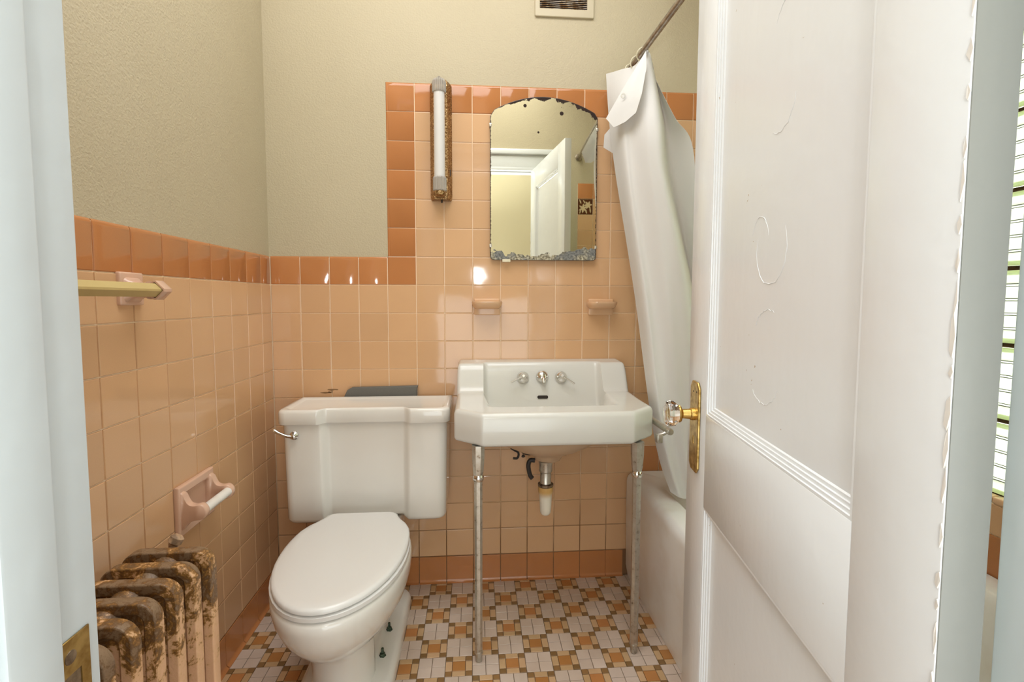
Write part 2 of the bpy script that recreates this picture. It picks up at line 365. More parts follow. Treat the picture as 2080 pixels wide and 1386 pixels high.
mk('wall_hall_left', box(NB(), (-1.6, HB, 0), (-1.5, YF - 0.125, ZC)), M['hall_plaster'], ang=0, label='hall end wall on the left side', cat='wall', kind='structure')
mk('wall_hall_right', box(NB(), (3.3, HB, 0), (3.4, YF - 0.125, ZC)), M['hall_plaster'], ang=0, label='hall end wall on the right side', cat='wall', kind='structure')
bm = NB(); box(bm, (-1.5, YF - 0.125, 0), (-0.12, YF - 0.06, ZC)); 
mk('wall_hall_front', bm, M['hall_plaster'], ang=0, label='hall wall continuing left of the bathroom', cat='wall', kind='structure')
bm = NB(); box(bm, (XR + 0.14, YF - 0.125, 0), (3.3, YF - 0.06, ZC))
mk('wall_hall_far', bm, M['hall_plaster'], ang=0, label='hall wall continuing right of the bathroom', cat='wall', kind='structure')

# ------------------------------------------------------------------ wall tiles
G = 0.0030
def tile_mesh(name, w, h, mat, th=0.0065, b=0.0016):
    """square glazed tile standing in XZ, face at y = 0 looking to -y, softened edges"""
    bm = NB(); w /= 2; h /= 2
    rng = lambda i, y: [(-w + i, y, -h + i), (w - i, y, -h + i), (w - i, y, h - i), (-w + i, y, h - i)]
    loft(bm, [rng(0, th), rng(0, b * 0.9), rng(b * 0.35, b * 0.25), rng(b, 0)], False, True)
    bmesh.ops.recalc_face_normals(bm, faces=bm.faces)
    me = bpy.data.meshes.new(name); bm.to_mesh(me); bm.free(); me.materials.append(mat); smooth(me, 20); return me
def cap_mesh(name, w, h, mat, top=True, left=False, r=0.014, th=0.0065):
    """cap tile: the top and/or left edge rolls back to the wall"""
    bm = NB(); w /= 2; h /= 2; n = 6; rings = [[(-w, th, -h), (w, th, -h), (w, th, h), (-w, th, h)]]
    for k in range(1, n + 1):
        a = PI / 2 * k / n; ins = r * (1 - math.cos(a)); dep = th * (1 - math.sin(a))
        f = max(0, (k / n - 0.7) / 0.3); e = 0.0016 * f; ye = 0.0014 * (1 - f)
        yt = dep if top else ye; yl = dep if left else ye
        x0 = -w + (ins if left else e); z1 = h - (ins if top else e)
        rings.append([(x0, yl, -h + e), (w - e, ye, -h + e), (w - e, yt, z1), (x0, max(yt, yl), z1)])
    loft(bm, rings, False, True)
    bmesh.ops.recalc_face_normals(bm, faces=bm.faces)
    me = bpy.data.meshes.new(name); bm.to_mesh(me); bm.free(); me.materials.append(mat); smooth(me, 40); return me
def base_mesh(name, w, mat, h=T - G, r=0.011):
    """cove base tile: concave foot running out onto the floor"""
    bm = NB(); w /= 2
    prof = [(0.0065, h), (0.0012, h), (0, h - 0.0014)]
    for k in range(6):
        a = PI / 2 * k / 5; prof.append((-r * (1 - math.cos(a)), 0.0015 + r * (1 - math.sin(a))))
    prof += [(-r, 0.0), (0.0065, 0.0)]
    rows = [[bm.verts.new((x, y, z)) for y, z in prof] for x in (-w, w)]
    bridge(bm, rows[0], rows[1]); bm.faces.new(rows[0]); bm.faces.new(list(reversed(rows[1])))
    bmesh.ops.recalc_face_normals(bm, faces=bm.faces)
    me = bpy.data.meshes.new(name); bm.to_mesh(me); bm.free(); me.materials.append(mat); smooth(me, 40); return me
S = T - G
TM = {'l': tile_mesh('tile_light', S, S, M['tile_light']), 'd': tile_mesh('tile_dark', S, S, M['tile_dark']),
      'c': cap_mesh('tile_cap', S, S, M['tile_dark']), 's': cap_mesh('tile_side_cap', S, S, M['tile_dark'], False, True),
      'k': cap_mesh('tile_corner_cap', S, S, M['tile_dark'], True, True), 'b': base_mesh('tile_base', S, M['tile_dark'])}
def jit(rz=0.0, a=0.0035):
    return (random.uniform(-a, a), random.uniform(-a * .3, a * .3), rz + random.uniform(-a, a))
def join_tiles(name, items, parent, mats):
    """items: (mesh, world location, rz) -> one mesh"""
    bm = NB(); slots = {m.name: i for i, m in enumerate(mats)}
    for me, loc, rz in items:
        n0 = len(bm.faces); tmp = me.copy(); tmp.transform(Matrix.Translation(loc) @ Matrix.Rotation(rz, 4, 'Z')); bm.from_mesh(tmp)
        bm.faces.ensure_lookup_table()
        for f in bm.faces[n0:]: f.material_index = slots[me.materials[0].name]
        bpy.data.meshes.remove(tmp)
    return mk(name, bm, mats, parent, ang=25, kind='stuff')

# back wall: wainscot of 12 courses, raised to 18 from the fifth column on
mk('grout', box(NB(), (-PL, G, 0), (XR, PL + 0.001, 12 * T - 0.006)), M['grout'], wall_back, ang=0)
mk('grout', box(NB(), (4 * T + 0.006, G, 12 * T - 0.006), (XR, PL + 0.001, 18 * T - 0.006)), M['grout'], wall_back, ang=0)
rest = []
for c in range(0, 19):
    for r in range(1, 18):
        if r > 11 and c < 4: continue
        if c >= 13 and r < 4: continue
        k = 'l'
        if r == 11 and c <= 4: k = 'c' if c < 4 else 'd'
        if r > 11 and c == 4: k = 's'
        if r == 17: k = 'c' if c > 4 else 'k'
        if r == 4 and c >= 13: k = 'd'
        loc = Vector(((c + .5) * T, 0, (r + .5) * T))
        if c <= 14: link('tile', TM[k], wall_back, loc, jit())
        else: rest.append((TM[k], loc, 0))
join_tiles('tile_field', rest, wall_back, [M['tile_light'], M['tile_dark']])
bb = empty('baseboard_back', (0.7, -0.005, 0), 'dark terracotta cove base tiles along the wall under the sink', 'baseboard', kind='structure')
for c in range(0, 13):
    me = TM['b'] if c < 12 else base_mesh('tile_base_cut', 0.072, M['tile_dark'])
    link('tile', me, bb, Vector(((c + .5) * T if c < 12 else 12 * T + 0.036, 0, 0)))

# left wall
W1 = 0.735
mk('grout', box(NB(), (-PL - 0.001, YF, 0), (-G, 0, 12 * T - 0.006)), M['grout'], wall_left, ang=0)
bl = empty('baseboard_left', (0.005, -0.75, 0), 'dark terracotta cove base tiles along the left wall', 'baseboard', kind='structure')
cutm = {k: (tile_mesh if k == 'l' else cap_mesh)('tile_cut_' + k, W1 * T - G, S, M['tile_light' if k == 'l' else 'tile_dark']) for k in 'lc'}
for c in range(0, 14):
    yc = -W1 * T / 2 if c == 0 else -(W1 + c - 0.5) * T
    for r in range(1, 12):
        k = 'c' if r == 11 else 'l'
        link('tile', cutm[k] if c == 0 else TM[k], wall_left, Vector((0, yc, (r + .5) * T)), jit(PI / 2))
    link('tile', base_mesh('tile_base_short', W1 * T - G, M['tile_dark']) if c == 0 else TM['b'], bl, Vector((0, yc, 0)), (0, 0, PI / 2))

# door wall beside the tub (seen in the mirror) with one pictured tile
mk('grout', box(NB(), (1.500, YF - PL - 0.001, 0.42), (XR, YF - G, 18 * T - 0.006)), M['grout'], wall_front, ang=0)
rest = []
for c in range(0, 6):
    for r in range(4, 18):
        k = 'c' if r == 17 else ('d' if r == 4 else 'l')
        if c == 0 and r == 16: continue
        loc = Vector((1.500 + (c + .5) * T, YF, (r + .5) * T)); loc.x = min(loc.x, XR - T / 2)
        if c < 2: link('tile', TM[k], wall_front, loc, jit(PI))
        else: rest.append((TM[k], loc, PI))
join_tiles('tile_field', rest, wall_front, [M['tile_light'], M['tile_dark']])
dl = Vector((1.500 + T / 2, YF, 16.5 * T))
dt = link('picture_tile', tile_mesh('tile_decor', S, S, M['decor_brown']), wall_front, dl, (0, 0, PI))
tag(dt, 'dark brown tile with a cream lily flower')
bm = NB()
def petal(cx, cz, ang, ln, wd):
    pts = []
    for k in range(9):
        f = k / 8; hw = wd * math.sin(PI * min(1, f * 1.02)) ** 0.7 * (1 - 0.25 * f)
        pts.append((f * ln, hw))
    lp = [(a, b) for a, b in pts] + [(a, -b) for a, b in reversed(pts[1:-1])]
    ca, sa = math.cos(ang), math.sin(ang)
    ring = lambda y: [(dl.x - (cx + a * ca - b * sa), y, dl.z + cz + a * sa + b * ca) for a, b in lp]
    loft(bm, [ring(YF + 0.0001), ring(YF + 0.0009 + 0.0001 * random.random())], False, True)
for cx, cz, s in ((0.016, -0.012, 0.034), (-0.020, 0.012, 0.030)):
    for k in range(6): petal(cx, cz, k * PI / 3 + 0.3 + cx * 20, s, 0.0075)
for a, b, an, ln in ((-0.038, -0.045, 1.45, 0.05), (0.030, 0.020, 1.2, 0.034), (0.0, 0.022, 1.0, 0.03), (0.040, -0.05, 1.8, 0.035), (-0.012, -0.05, 1.2, 0.03)): petal(a, b, an, ln, 0.005)
mk('flower', bm, M['decor_cream'], dt, ang=0, origin=tuple(dl)).rotation_euler = (0, 0, -PI)

# right wall: window sill, dark course above the tub, field around the glass blocks
ZS = WZ0 - 0.012
items = []
for c in range(0, 14):
    yc = -(c + .5) * T
    for r in range(4, 18):
        z0, z1 = r * T, (r + 1) * T
        if WY0 - 0.06 < yc < WY1 + 0.06 and z1 > ZS: continue
        loc = Vector((XR, yc, (r + .5) * T))
        if r == 4 and -1.0 < yc < -0.6: link('tile', TM['d'], wall_right, loc, jit(-PI / 2))
        else: items.append((TM['c' if r == 17 else ('d' if r == 4 else 'l')], loc, -PI / 2))
join_tiles('tile_field', items, wall_right, [M['tile_light'], M['tile_dark']])
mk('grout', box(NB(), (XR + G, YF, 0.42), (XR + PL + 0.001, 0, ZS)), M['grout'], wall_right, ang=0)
for k in range(10):
    ya = WY0 - 0.055 + k * T
    me = tile_mesh('tile_sill_front', S, ZS - 5 * T - G, M['tile_light'])
    link('tile', me, wall_right, Vector((XR, ya + T / 2, (ZS + 5 * T) / 2)), (0, 0, -PI / 2))
    bm = NB(); box(bm, (XR - 0.002, ya + G / 2, ZS), (XR + 0.028, ya + T - G / 2, WZ0 + 0.006), 0.006, 3)
    mk('sill_tile', bm, M['ceramic_light'], wall_right)

# glass block window
win = empty('window_1', (XR + 0.06, (WY0 + WY1) / 2, WZ0), 'glass block window beside the tub, glimpsed behind the open door', 'window', kind='structure')
PB = 0.1970
bm = NB(); mg = 0.012
for k in range(8): box(bm, (XR + 0.040, WY0, WZ0 + k * PB - (0 if k == 0 else mg / 2)), (XR + 0.105, WY1, WZ0 + k * PB + mg / 2))
for k in range(6): box(bm, (XR + 0.040, WY0 + k * PB - mg / 2, WZ0), (XR + 0.105, WY0 + k * PB + mg / 2, WZ1))
mk('mortar', bm, M['mortar'], win, ang=0)
bm = NB(); hb = PB / 2 - mg / 2; n = 5
# fluted face: five rounded bands with a pair of fine ribs in every joint
rows = []
for i in range(n):
    za, zb = -hb + 2 * hb * i / n, -hb + 2 * hb * (i + 1) / n
    for k in range(7):
        f = k / 6; rows.append((-0.006 * math.sin(PI * f) ** 0.5, za + (zb - za) * (0.02 + 0.96 * f)))
R = [[bm.verts.new((x, -hb, z)), bm.verts.new((x, hb, z))] for x, z in rows]
for a, b in zip(R, R[1:]): bm.faces.new((a[0], a[1], b[1], b[0]))
B = [bm.verts.new((0.07, y, z)) for y, z in ((-hb, -hb), (hb, -hb), (hb, hb), (-hb, hb))]
bm.faces.new(B)
bmesh.ops.recalc_face_normals(bm, faces=bm.faces)
gme = bpy.data.meshes.new('glass_block'); bm.to_mesh(gme); bm.free(); gme.materials.append(M['glass_block']); smooth(gme, 30)
bm = NB()
for i in range(1, n):
    zc = -hb + 2 * hb * i / n
    for d in (-0.0030, 0.0030): box(bm, (-0.0025, -hb, zc + d - 0.0009), (0.0, hb, zc + d + 0.0009))
bm2 = NB()
for sg in (-1, 1): box(bm2, (-0.0035, -hb, sg * hb), (0.0, hb, sg * (hb - 0.013)))
for sg in (-1, 1): box(bm2, (-0.0035, sg * hb, -hb), (0.0, sg * (hb - 0.008), hb))
eme = bpy.data.meshes.new('block_edge'); bm2.to_mesh(eme); bm2.free(); eme.materials.append(M['glass_edge'])
fme = bpy.data.meshes.new('rib'); bm.to_mesh(fme); bm.free(); fme.materials.append(M['flute'])
for r in range(7):
    for c in range(5):
        loc = Vector((XR + 0.036, WY0 + (c + .5) * PB, WZ0 + (r + .5) * PB))
        g = link('glass_block', gme, win, loc); link('rib', fme, g, loc); link('block_edge', eme, g, loc)

# ------------------------------------------------------------------ mosaic floor
BX, BY = 0.0842, 0.0825
pieces = []      # (kind, cx, cy, w, h)
g = 0.0016
for c in range(-1, 26):
    for r in range(0, 21):
        x0 = 0.006 + c * BX; y0 = -r * BY
        if x0 > XR + .02 or y0 < YF - 0.13: continue
        if (c + r) % 2 == 0:
            for i in (0, 1):
                for j in (0, 1): pieces.append(('white', x0 + BX * (.25 + .5 * i), y0 - BY * (.25 + .5 * j), BX / 2, BY / 2))
        else:
            q = 0.255; m = 1 - 2 * q
            for i, (fx, wx) in enumerate(((q / 2, q), (.5, m), (1 - q / 2, q))):
                for j, (fy, wy) in enumerate(((q / 2, q), (.5, m), (1 - q / 2, q))):
                    k = 'orange' if i == 1 and j == 1 else ('brown' if i != 1 and j != 1 else 'beige')
                    pieces.append((k, x0 + BX * fx, y0 - BY * fy, BX * wx, BY * wy))
cache = {}
def stone(kind, w, h):
    key = (kind, round(w, 4), round(h, 4))
    if key not in cache:
        bm = NB(); w = (w - g) / 2; h = (h - g) / 2; b = 0.0008
        rng = lambda i, z: [(-w + i, -h + i, z), (w - i, -h + i, z), (w - i, h - i, z), (-w + i, h - i, z)]
        loft(bm, [rng(0, -0.004), rng(0, -0.0008), rng(b, 0)], False, True)
        bmesh.ops.recalc_face_normals(bm, faces=bm.faces)
        me = bpy.data.meshes.new('mosaic_' + kind); bm.to_mesh(me); bm.free(); me.materials.append(M['mosaic_' + kind]); cache[key] = me
    return cache[key]
vis = {}
hidden = []
for p in pieces:
    k, x, y, w, h = p
    x0, x1, y0, y1 = x - w / 2, x + w / 2, y - h / 2, y + h / 2
    if x1 < 0.002 or x0 > XR or y1 < YF - 0.12: continue
    # cut the pieces at the walls
    x0 = max(x0, 0.0); x1 = min(x1, XR); y1 = min(y1, 0.0)
    if x1 - x0 < 0.004 or y1 - y0 < 0.004: continue
    p = (k, (x0 + x1) / 2, (y0 + y1) / 2, x1 - x0, y1 - y0)
    uv = project((p[1], p[2], 0))
    if uv and -20 < uv[0] < 2090 and uv[1] < 1400 and p[1] < 1.40: vis.setdefault(k, []).append(((Vector((p[1], p[2], 0)) - CAMLOC).length, p))
    else: hidden.append(p)
for k, l in vis.items():
    l.sort(key=lambda a: a[0])
    hidden += [p for _, p in l[298:]]
    for _, p in l[:298]:
        link(k + '_mosaic_tile', stone(k, p[3], p[4]), floor, Vector((p[1], p[2], random.uniform(-0.0003, 0.0003))))
bm = NB(); mats = [M['mosaic_' + k] for k in ('white', 'beige', 'orange', 'brown')]
for k, x, y, w, h in hidden:
    n0 = len(bm.faces); tmp = stone(k, w, h).copy(); tmp.transform(Matrix.Translation((x, y, 0))); bm.from_mesh(tmp); bpy.data.meshes.remove(tmp)
    bm.faces.ensure_lookup_table(); mi = ('white', 'beige', 'orange', 'brown').index(k)
    for f in bm.faces[n0:]: f.material_index = mi
mk('mosaic_field', bm, mats, floor, ang=0, kind='stuff')

# ------------------------------------------------------------------ door frame
def jamb(name, s, xj, label):
    bm = NB(); y0, y1 = YF, YF - 0.128
    box(bm, (xj, y1, 0), (xj - s * 0.02, y0, JZ + 0.02), 0.0015, 2)
    box(bm, (xj - s * 0.001, YF - 0.038, 0), (xj + s * 0.0076, YF - 0.075, JZ), 0.002, 2)     # stop
    return mk(name, bm, M['trim_paint'], label=label, cat='door frame', kind='structure')
tl = jamb('trim_1', 1, JX0, 'thickly painted white door jamb at the left with brass strike plate')
jamb('trim_2', -1, JX1, 'white painted hinge side door jamb at the right edge')
bm = NB(); box(bm, (JX0, YF - 0.128, JZ), (JX1, YF, JZ + 0.02), 0.0015, 2); box(bm, (JX0 + 0.008, YF - 0.075, JZ - 0.0076), (JX1 - 0.008, YF - 0.038, JZ + 0.001), 0.002, 2)
mk('trim_3', bm, M['door_paint'], label='white head jamb of the doorway, bright in the mirror', cat='door frame', kind='structure')
for name, yy, s, lab in (('trim_4', YF, 1, 'white door casing on the bathroom side, reflected in the mirror'), ('trim_5', YF - 0.125, -1, 'white door casing on the hall side of the doorway')):
    bm = NB(); a = yy - s * 0.004; b = yy + s * 0.013
    if s == 1: a, b = yy - 0.004, yy - 0.0015                      # let into the plaster: flush on the room side
    box(bm, (JX0 - 0.095, a, 0), (JX0 - 0.006, b, JZ + 0.0055), 0.0008 if s == 1 else 0.003)
    box(bm, (JX1 + 0.006, a, 0), (JX1 + 0.095, b, JZ + 0.0055), 0.0008 if s == 1 else 0.003)
    box(bm, (JX0 - 0.095, a, JZ + 0.006), (JX1 + 0.095, b, JZ + 0.105), 0.0008 if s == 1 else 0.003)
    box(bm, (JX0 - 0.11, yy - s * 0.004, JZ + 0.105), (JX1 + 0.11, yy + s * 0.02, JZ + 0.142), 0.006, 3)
    mk(name, bm, M['door_paint'], label=lab, cat='door frame', kind='structure')
# strike plate on the left jamb
sp = plate_from_loops([[(-0.016, -0.055), (0.0155, -0.055), (0.0155, 0.055), (-0.016, 0.055)], [(-0.008, -0.030), (0.008, -0.030), (0.008, 0.030), (-0.008, 0.030)]], 0.0016, 0.0004)
sp.materials.append(M['old_brass'])
SPL = Vector((JX0 + 0.0008, YF - 0.0255, 0.862))
so = link('strike_plate', sp, tl, SPL, (0, 0, PI / 2)); so['label'] = 'tarnished brass strike plate'
bm = NB(); box(bm, (JX0 - 0.012, SPL.y - 0.008, SPL.z - 0.03), (JX0 + 0.0003, SPL.y + 0.008, SPL.z + 0.03)); mk('latch_hole', bm, M['rusty_pipe'], tl, ang=0)
for dz in (-0.0425, 0.0425):
    bm = NB(); lathe(bm, (JX0 + 0.0012, SPL.y - 0.001, SPL.z + dz), (1, 0, 0), [(-0.001, 0.0052), (0.0008, 0.0046), (0.0010, 0.0030)], 16)
    mk('screw', bm, M['rusty_pipe'], tl)

# ------------------------------------------------------------------ door (local frame: x along the leaf from the hinge, y = 0 visible face, +y into the leaf)
DA = math.radians(-8.6)
DW, DH, DT = 0.722, 2.035, 0.037
# leaf direction D, thickness direction N: rotate so that local +x -> D, local +y -> -N ... use local -y as thickness
door = empty('door_1', (1.166, -1.535, 0.008), 'white painted two panel door standing open, with glass knob', 'door', kind='structure', rz=math.atan2(math.cos(DA), -math.sin(DA)))
def dbox(bm, x0, x1, z0, z1, y0=0.0, y1=DT, bev=0.001): box(bm, (x0, -y0, z0), (x1, -y1, z1), bev, 2)
PXa, PXb = 0.118, 0.600                     # panel opening
Z1a, Z1b = 0.235, 0.703                     # lower panel
Z2a, Z2b = 0.900, 1.905                     # upper panel
def dpart(name, *a, **k):
    bm = NB(); dbox(bm, *a, **k); return mk(name, bm, M['door_paint'], door, local=True)
dpart('hinge_stile', 0.0008, PXa, 0, DH); dpart('lock_stile', PXb, DW, 0, DH)
dpart('bottom_rail', PXa, PXb, 0, Z1a); dpart('lock_rail', PXa, PXb, Z1b, Z2a); dpart('top_rail', PXa, PXb, Z2b, DH)
bm = NB(); dbox(bm, -0.0004, 0.0016, 0.0, DH, 0.0012, DT - 0.001, 0.0006); mk('hinge_edge', bm, M['edge_grey'], door, local=True)['label'] = 'hinge edge in a darker grey than the leaf'
for za, zb in ((Z1a, Z1b), (Z2a, Z2b)):
    pn = dpart('panel', PXa - 0.004, PXb + 0.004, za - 0.004, zb + 0.004, 0.0125, 0.0245, 0.0)
    # stepped moulding all round, both faces
    for side in (0, 1):
        prof = [(0.0, 0.0006), (0.004, 0.0006), (0.0045, 0.0030), (0.009, 0.0034), (0.0095, 0.0060), (0.014, 0.0066), (0.0145, 0.0092), (0.019, 0.0100), (0.021, 0.0130)]
        bm = NB(); rings = []
        for i, d in prof:
            y = -d if side == 0 else -(DT - d)
            rings.append([(PXa + i, y, za + i), (PXb - i, y, za + i), (PXb - i, y, zb - i), (PXa + i, y, zb - i)])
        loft(bm, rings, False, False)
        mk('moulding', bm, M['door_paint'], pn, local=True, ang=20)
# raised scars under the paint of the upper panel
for (cx, cz, rx, rz, a0, a1) in ((0.36, 1.22, 0.05, 0.055, 150, 380), (0.40, 1.235, 0.03, 0.04, 20, 170), (0.33, 1.52, 0.05, 0.06, 40, 130), (0.345, 1.44, 0.045, 0.05, 190, 300), (0.37, 1.02, 0.05, 0.045, 200, 320), (0.36, 1.09, 0.045, 0.035, 10, 120)):
    bm = NB(); pts = []
    for k in range(22):
        a = math.radians(a0 + (a1 - a0) * k / 21)
        pts.append((cx + rx * math.cos(a) + random.uniform(-.0012, .0012), -0.0124, cz + rz * math.sin(a) + random.uniform(-.0015, .0015)))
    tube(bm, pts, [0.0006 * math.sin(PI * (k + 1) / 23) ** 0.6 for k in range(22)], 6)
    mk('paint_scar', bm, M['door_paint'], door, local=True)
# chipped paint along the hinge edge
for k in range(46):
    zc = 0.12 + 1.5 * (k + random.random() * .6) / 46; w = random.uniform(0.002, 0.006); h = random.uniform(0.008, 0.040)
    bm = NB(); y = -random.uniform(0.0, 0.003)
    pts = [(random.uniform(0.001, 0.003), h * -.5), (w, h * random.uniform(-.4, -.1)), (w * random.uniform(.5, 1), h * random.uniform(.1, .4)), (random.uniform(0.0, 0.002), h * .5), (-0.0008, 0)]
    loft(bm, [[(a, 0.0, zc + b) for a, b in pts], [(a * .9, random.uniform(0.0006, 0.0012), zc + b * .92) for a, b in pts]], True, True)
    mk('paint_flake', bm, M['flake_paint'], door, local=True, ang=0)
# knob set
KX, KZ = 0.662, 0.888
def knobset(side):
    f = -1 if side == 0 else 1; y0 = 0.0 if side == 0 else -DT
    me = plate_from_loops([[(-0.030, -0.115), (-0.018, -0.128), (0.018, -0.128), (0.030, -0.115), (0.030, 0.060), (0.018, 0.073), (-0.018, 0.073), (-0.030, 0.060)],
                           rrect(-0.003, 0.003, -0.066, -0.050, 0.0028)], 0.006, 0.0026, 3)
    me.transform(Matrix.Rotation(0 if side == 0 else PI, 4, 'Z')); me.materials.append(M['old_brass']); smooth(me, 30)
    y0 = y0 - f * 0.0026
    e = link('escutcheon', me, door, (KX, y0, KZ), None, True); tag(e, 'worn brass escutcheon plate')
    bm = NB(); lathe(bm, (KX, y0, KZ), (0, -f, 0), [(0.0, 0.014), (0.010, 0.0135), (0.012, 0.0115), (0.028, 0.0105), (0.030, 0.012), (0.032, 0.018), (0.0345, 0.0195), (0.037, 0.018), (0.038, 0.012)], 28)
    mk('shank', bm, M['brass'], door, local=True)
    bm = NB(); prof = [(0.0365, 0.015), (0.039, 0.0205), (0.046, 0.0275), (0.056, 0.0295), (0.062, 0.0275), (0.065, 0.020), (0.0665, 0.010)]
    lathe(bm, (KX, y0, KZ), (0, -f, 0), prof, 12)
    k = mk('knob', bm, M['knob_glass'], door, local=True, ang=8); tag(k, 'clear faceted glass knob')
    return e
# local frame check: visible face is local y = 0 with the leaf behind it at -y
for sd in (0, 1):
    e = knobset(sd)
    if sd == 0:
        for dx, dz in ((-0.016, 0.052), (0.006, 0.050)):
            bm = NB(); lathe(bm, (KX + dx, 0.0032, KZ + dz), (0, 1, 0), [(0, 0.0022), (0.0028, 0.0020)], 10); mk('screw', bm, M['black_iron'], door, local=True)
bm = NB(); box(bm, (KX - 0.006, 0.0001, KZ - 0.072), (KX + 0.006, 0.0003, KZ - 0.045)); mk('keyhole', bm, M['dark_hole'], door, local=True, ang=0)
for zz in (0.25, 1.78):
    bm = NB(); lathe(bm, (-0.008, -DT - 0.004, zz - 0.045), (0, 0, 1), [(-0.004, 0.003), (0, 0.006), (0.09, 0.006), (0.094, 0.003)], 14); box(bm, (-0.008, -DT - 0.003, zz - 0.045), (-0.0005, -DT + 0.020, zz + 0.045))
    mk('hinge', bm, M['old_brass'], door, local=True)

# ------------------------------------------------------------------ bathtub
TX0, TX1, TY0, TY1, TZ = 1.395, XR - 0.004, -1.528, -0.004, 0.442
tub = empty('bathtub', ((TX0 + TX1) / 2, (TY0 + TY1) / 2, 0), 'white built-in bathtub with stained apron, behind the sink and door', 'bathtub')
def rr3(x0, x1, y0, y1, z, r, n=6): return [(x, y, z) for x, y in rrect(x0, x1, y0, y1, r, n)]
bm = NB()
rings = [rr3(TX0 + 0.012, TX1, TY0, TY1, 0.0, 0.004), rr3(TX0 + 0.003, TX1, TY0, TY1, 0.05, 0.004), rr3(TX0, TX1, TY0, TY1, 0.30, 0.006), rr3(TX0, TX1, TY0, TY1, TZ - 0.035, 0.008)]
for k in range(1, 6):
    a = PI / 2 * k / 5; i = 0.028 * (1 - math.cos(a)); rings.append(rr3(TX0 + i, TX1, TY0, TY1, TZ - 0.035 + 0.035 * math.sin(a), 0.008 + i * .3))
ins = [(0.085, 0.0), (0.094, 0.006), (0.105, 0.03), (0.125, 0.15), (0.15, 0.28), (0.19, 0.335), (0.24, 0.345)]
for i, d in ins: rings.append(rr3(TX0 + i, TX1 - i * 0.8, TY0 + i * 1.2, TY1 - i * 1.2, TZ - d, 0.05 + i * 0.5))
loft(bm, rings, True, True)
mk('tub_body', bm, M['tub_enamel'], tub, ang=45)

# ------------------------------------------------------------------ toilet
TXC = 0.398
toi = empty('toilet', (TXC, -0.42, 0), 'white porcelain toilet with closed lid in the left corner', 'toilet')
def tank_ring(z, w, yb, yf, rec, bev=0.012, ch=0.014):
    """plan outline of tank: pilasters at both ends of the front, shallow recess between"""
    x0, x1 = TXC - w / 2, TXC + w / 2; p = 0.135 * w / 0.56; s = 0.030
    half = [(x0, yb), (x0, yf + 0.032)]
    for k in range(5):
        a = PI / 2 * k / 4; half.append((x0 + 0.030 * (1 - math.cos(a)), yf + 0.030 * (1 - math.sin(a))))
    half.append((x0 + p * 0.72, yf))
    for k in range(7):
        f = k / 6; half.append((x0 + p + s * f - 0.01, yf + rec * sstep(0, 1, f)))
    half.append((TXC - 0.06, yf + rec))
    return [(x, y, z) for x, y in half] + [(2 * TXC - x, y, z) for x, y in reversed(half)]
def shrink(ring, d):
    cx = sum(p[0] for p in ring) / len(ring); cy = sum(p[1] for p in ring) / len(ring)
    xs = [p[0] for p in ring]; ys = [p[1] for p in ring]
    fx = 1 - 2 * d / (max(xs) - min(xs)); fy = 1 - 2 * d / (max(ys) - min(ys))
    mx, my = (max(xs) + min(xs)) / 2, (max(ys) + min(ys)) / 2
    return [(mx + (x - mx) * fx, my + (y - my) * fy, z) for x, y, z in ring]
YB, YFt = -0.035, -0.242
bm = NB(); rings = []
for d, z in ((0.030, 0.372), (0.012, 0.374), (0.004, 0.380), (0.0, 0.390)):
    r = tank_ring(z, 0.545, YB, YFt, 0.026); r = [(x, y, z + (0.012 * sstep(0.155, 0.125, abs(x - TXC)))) for x, y, _ in r]; rings.append(shrink(r, d))
for f in (0.25, 0.5, 0.75, 1.0): rings.append(tank_ring(0.39 + (0.728 - 0.39) * f, 0.545 + 0.012 * f, YB, YFt - 0.004 * f, 0.026))
loft(bm, rings, True, True)
mk('tank', bm, M['porcelain'], toi, ang=50)
bm = NB(); rings = []
LW, LF = 0.578, -0.260
for d, z in ((0.012, 0.724), (0.002, 0.725), (0.0, 0.728), (0.0, 0.765), (0.002, 0.771), (0.007, 0.775), (0.016, 0.776), (0.022, 0.775), (0.028, 0.770), (0.032, 0.768)):
    rings.append(shrink(tank_ring(z, LW, -0.022, LF, 0.026), d))
loft(bm, rings, True, True)
mk('tank_lid', bm, M['porcelain'], toi, ang=50)
# flush lever
lv = Vector((0.163, YFt - 0.002, 0.687))
bm = NB(); lathe(bm, lv, (0, -1, 0), [(0, 0.014), (0.004, 0.0145), (0.006, 0.012), (0.012, 0.0075), (0.016, 0.009), (0.020, 0.008), (0.022, 0.004)], 20)
pv = mk('flush_lever', bm, M['chrome'], toi)
bm = NB(); tube(bm, cat([lv + Vector((0, -0.017, 0)), lv + Vector((-0.018, -0.020, 0.003)), lv + Vector((-0.042, -0.021, 0.014)), lv + Vector((-0.062, -0.020, 0.026))], 14), [0.0052] * 10 + [0.0062, 0.0068, 0.0064, 0.004], 12)
mk('lever_arm', bm, M['chrome'], pv)
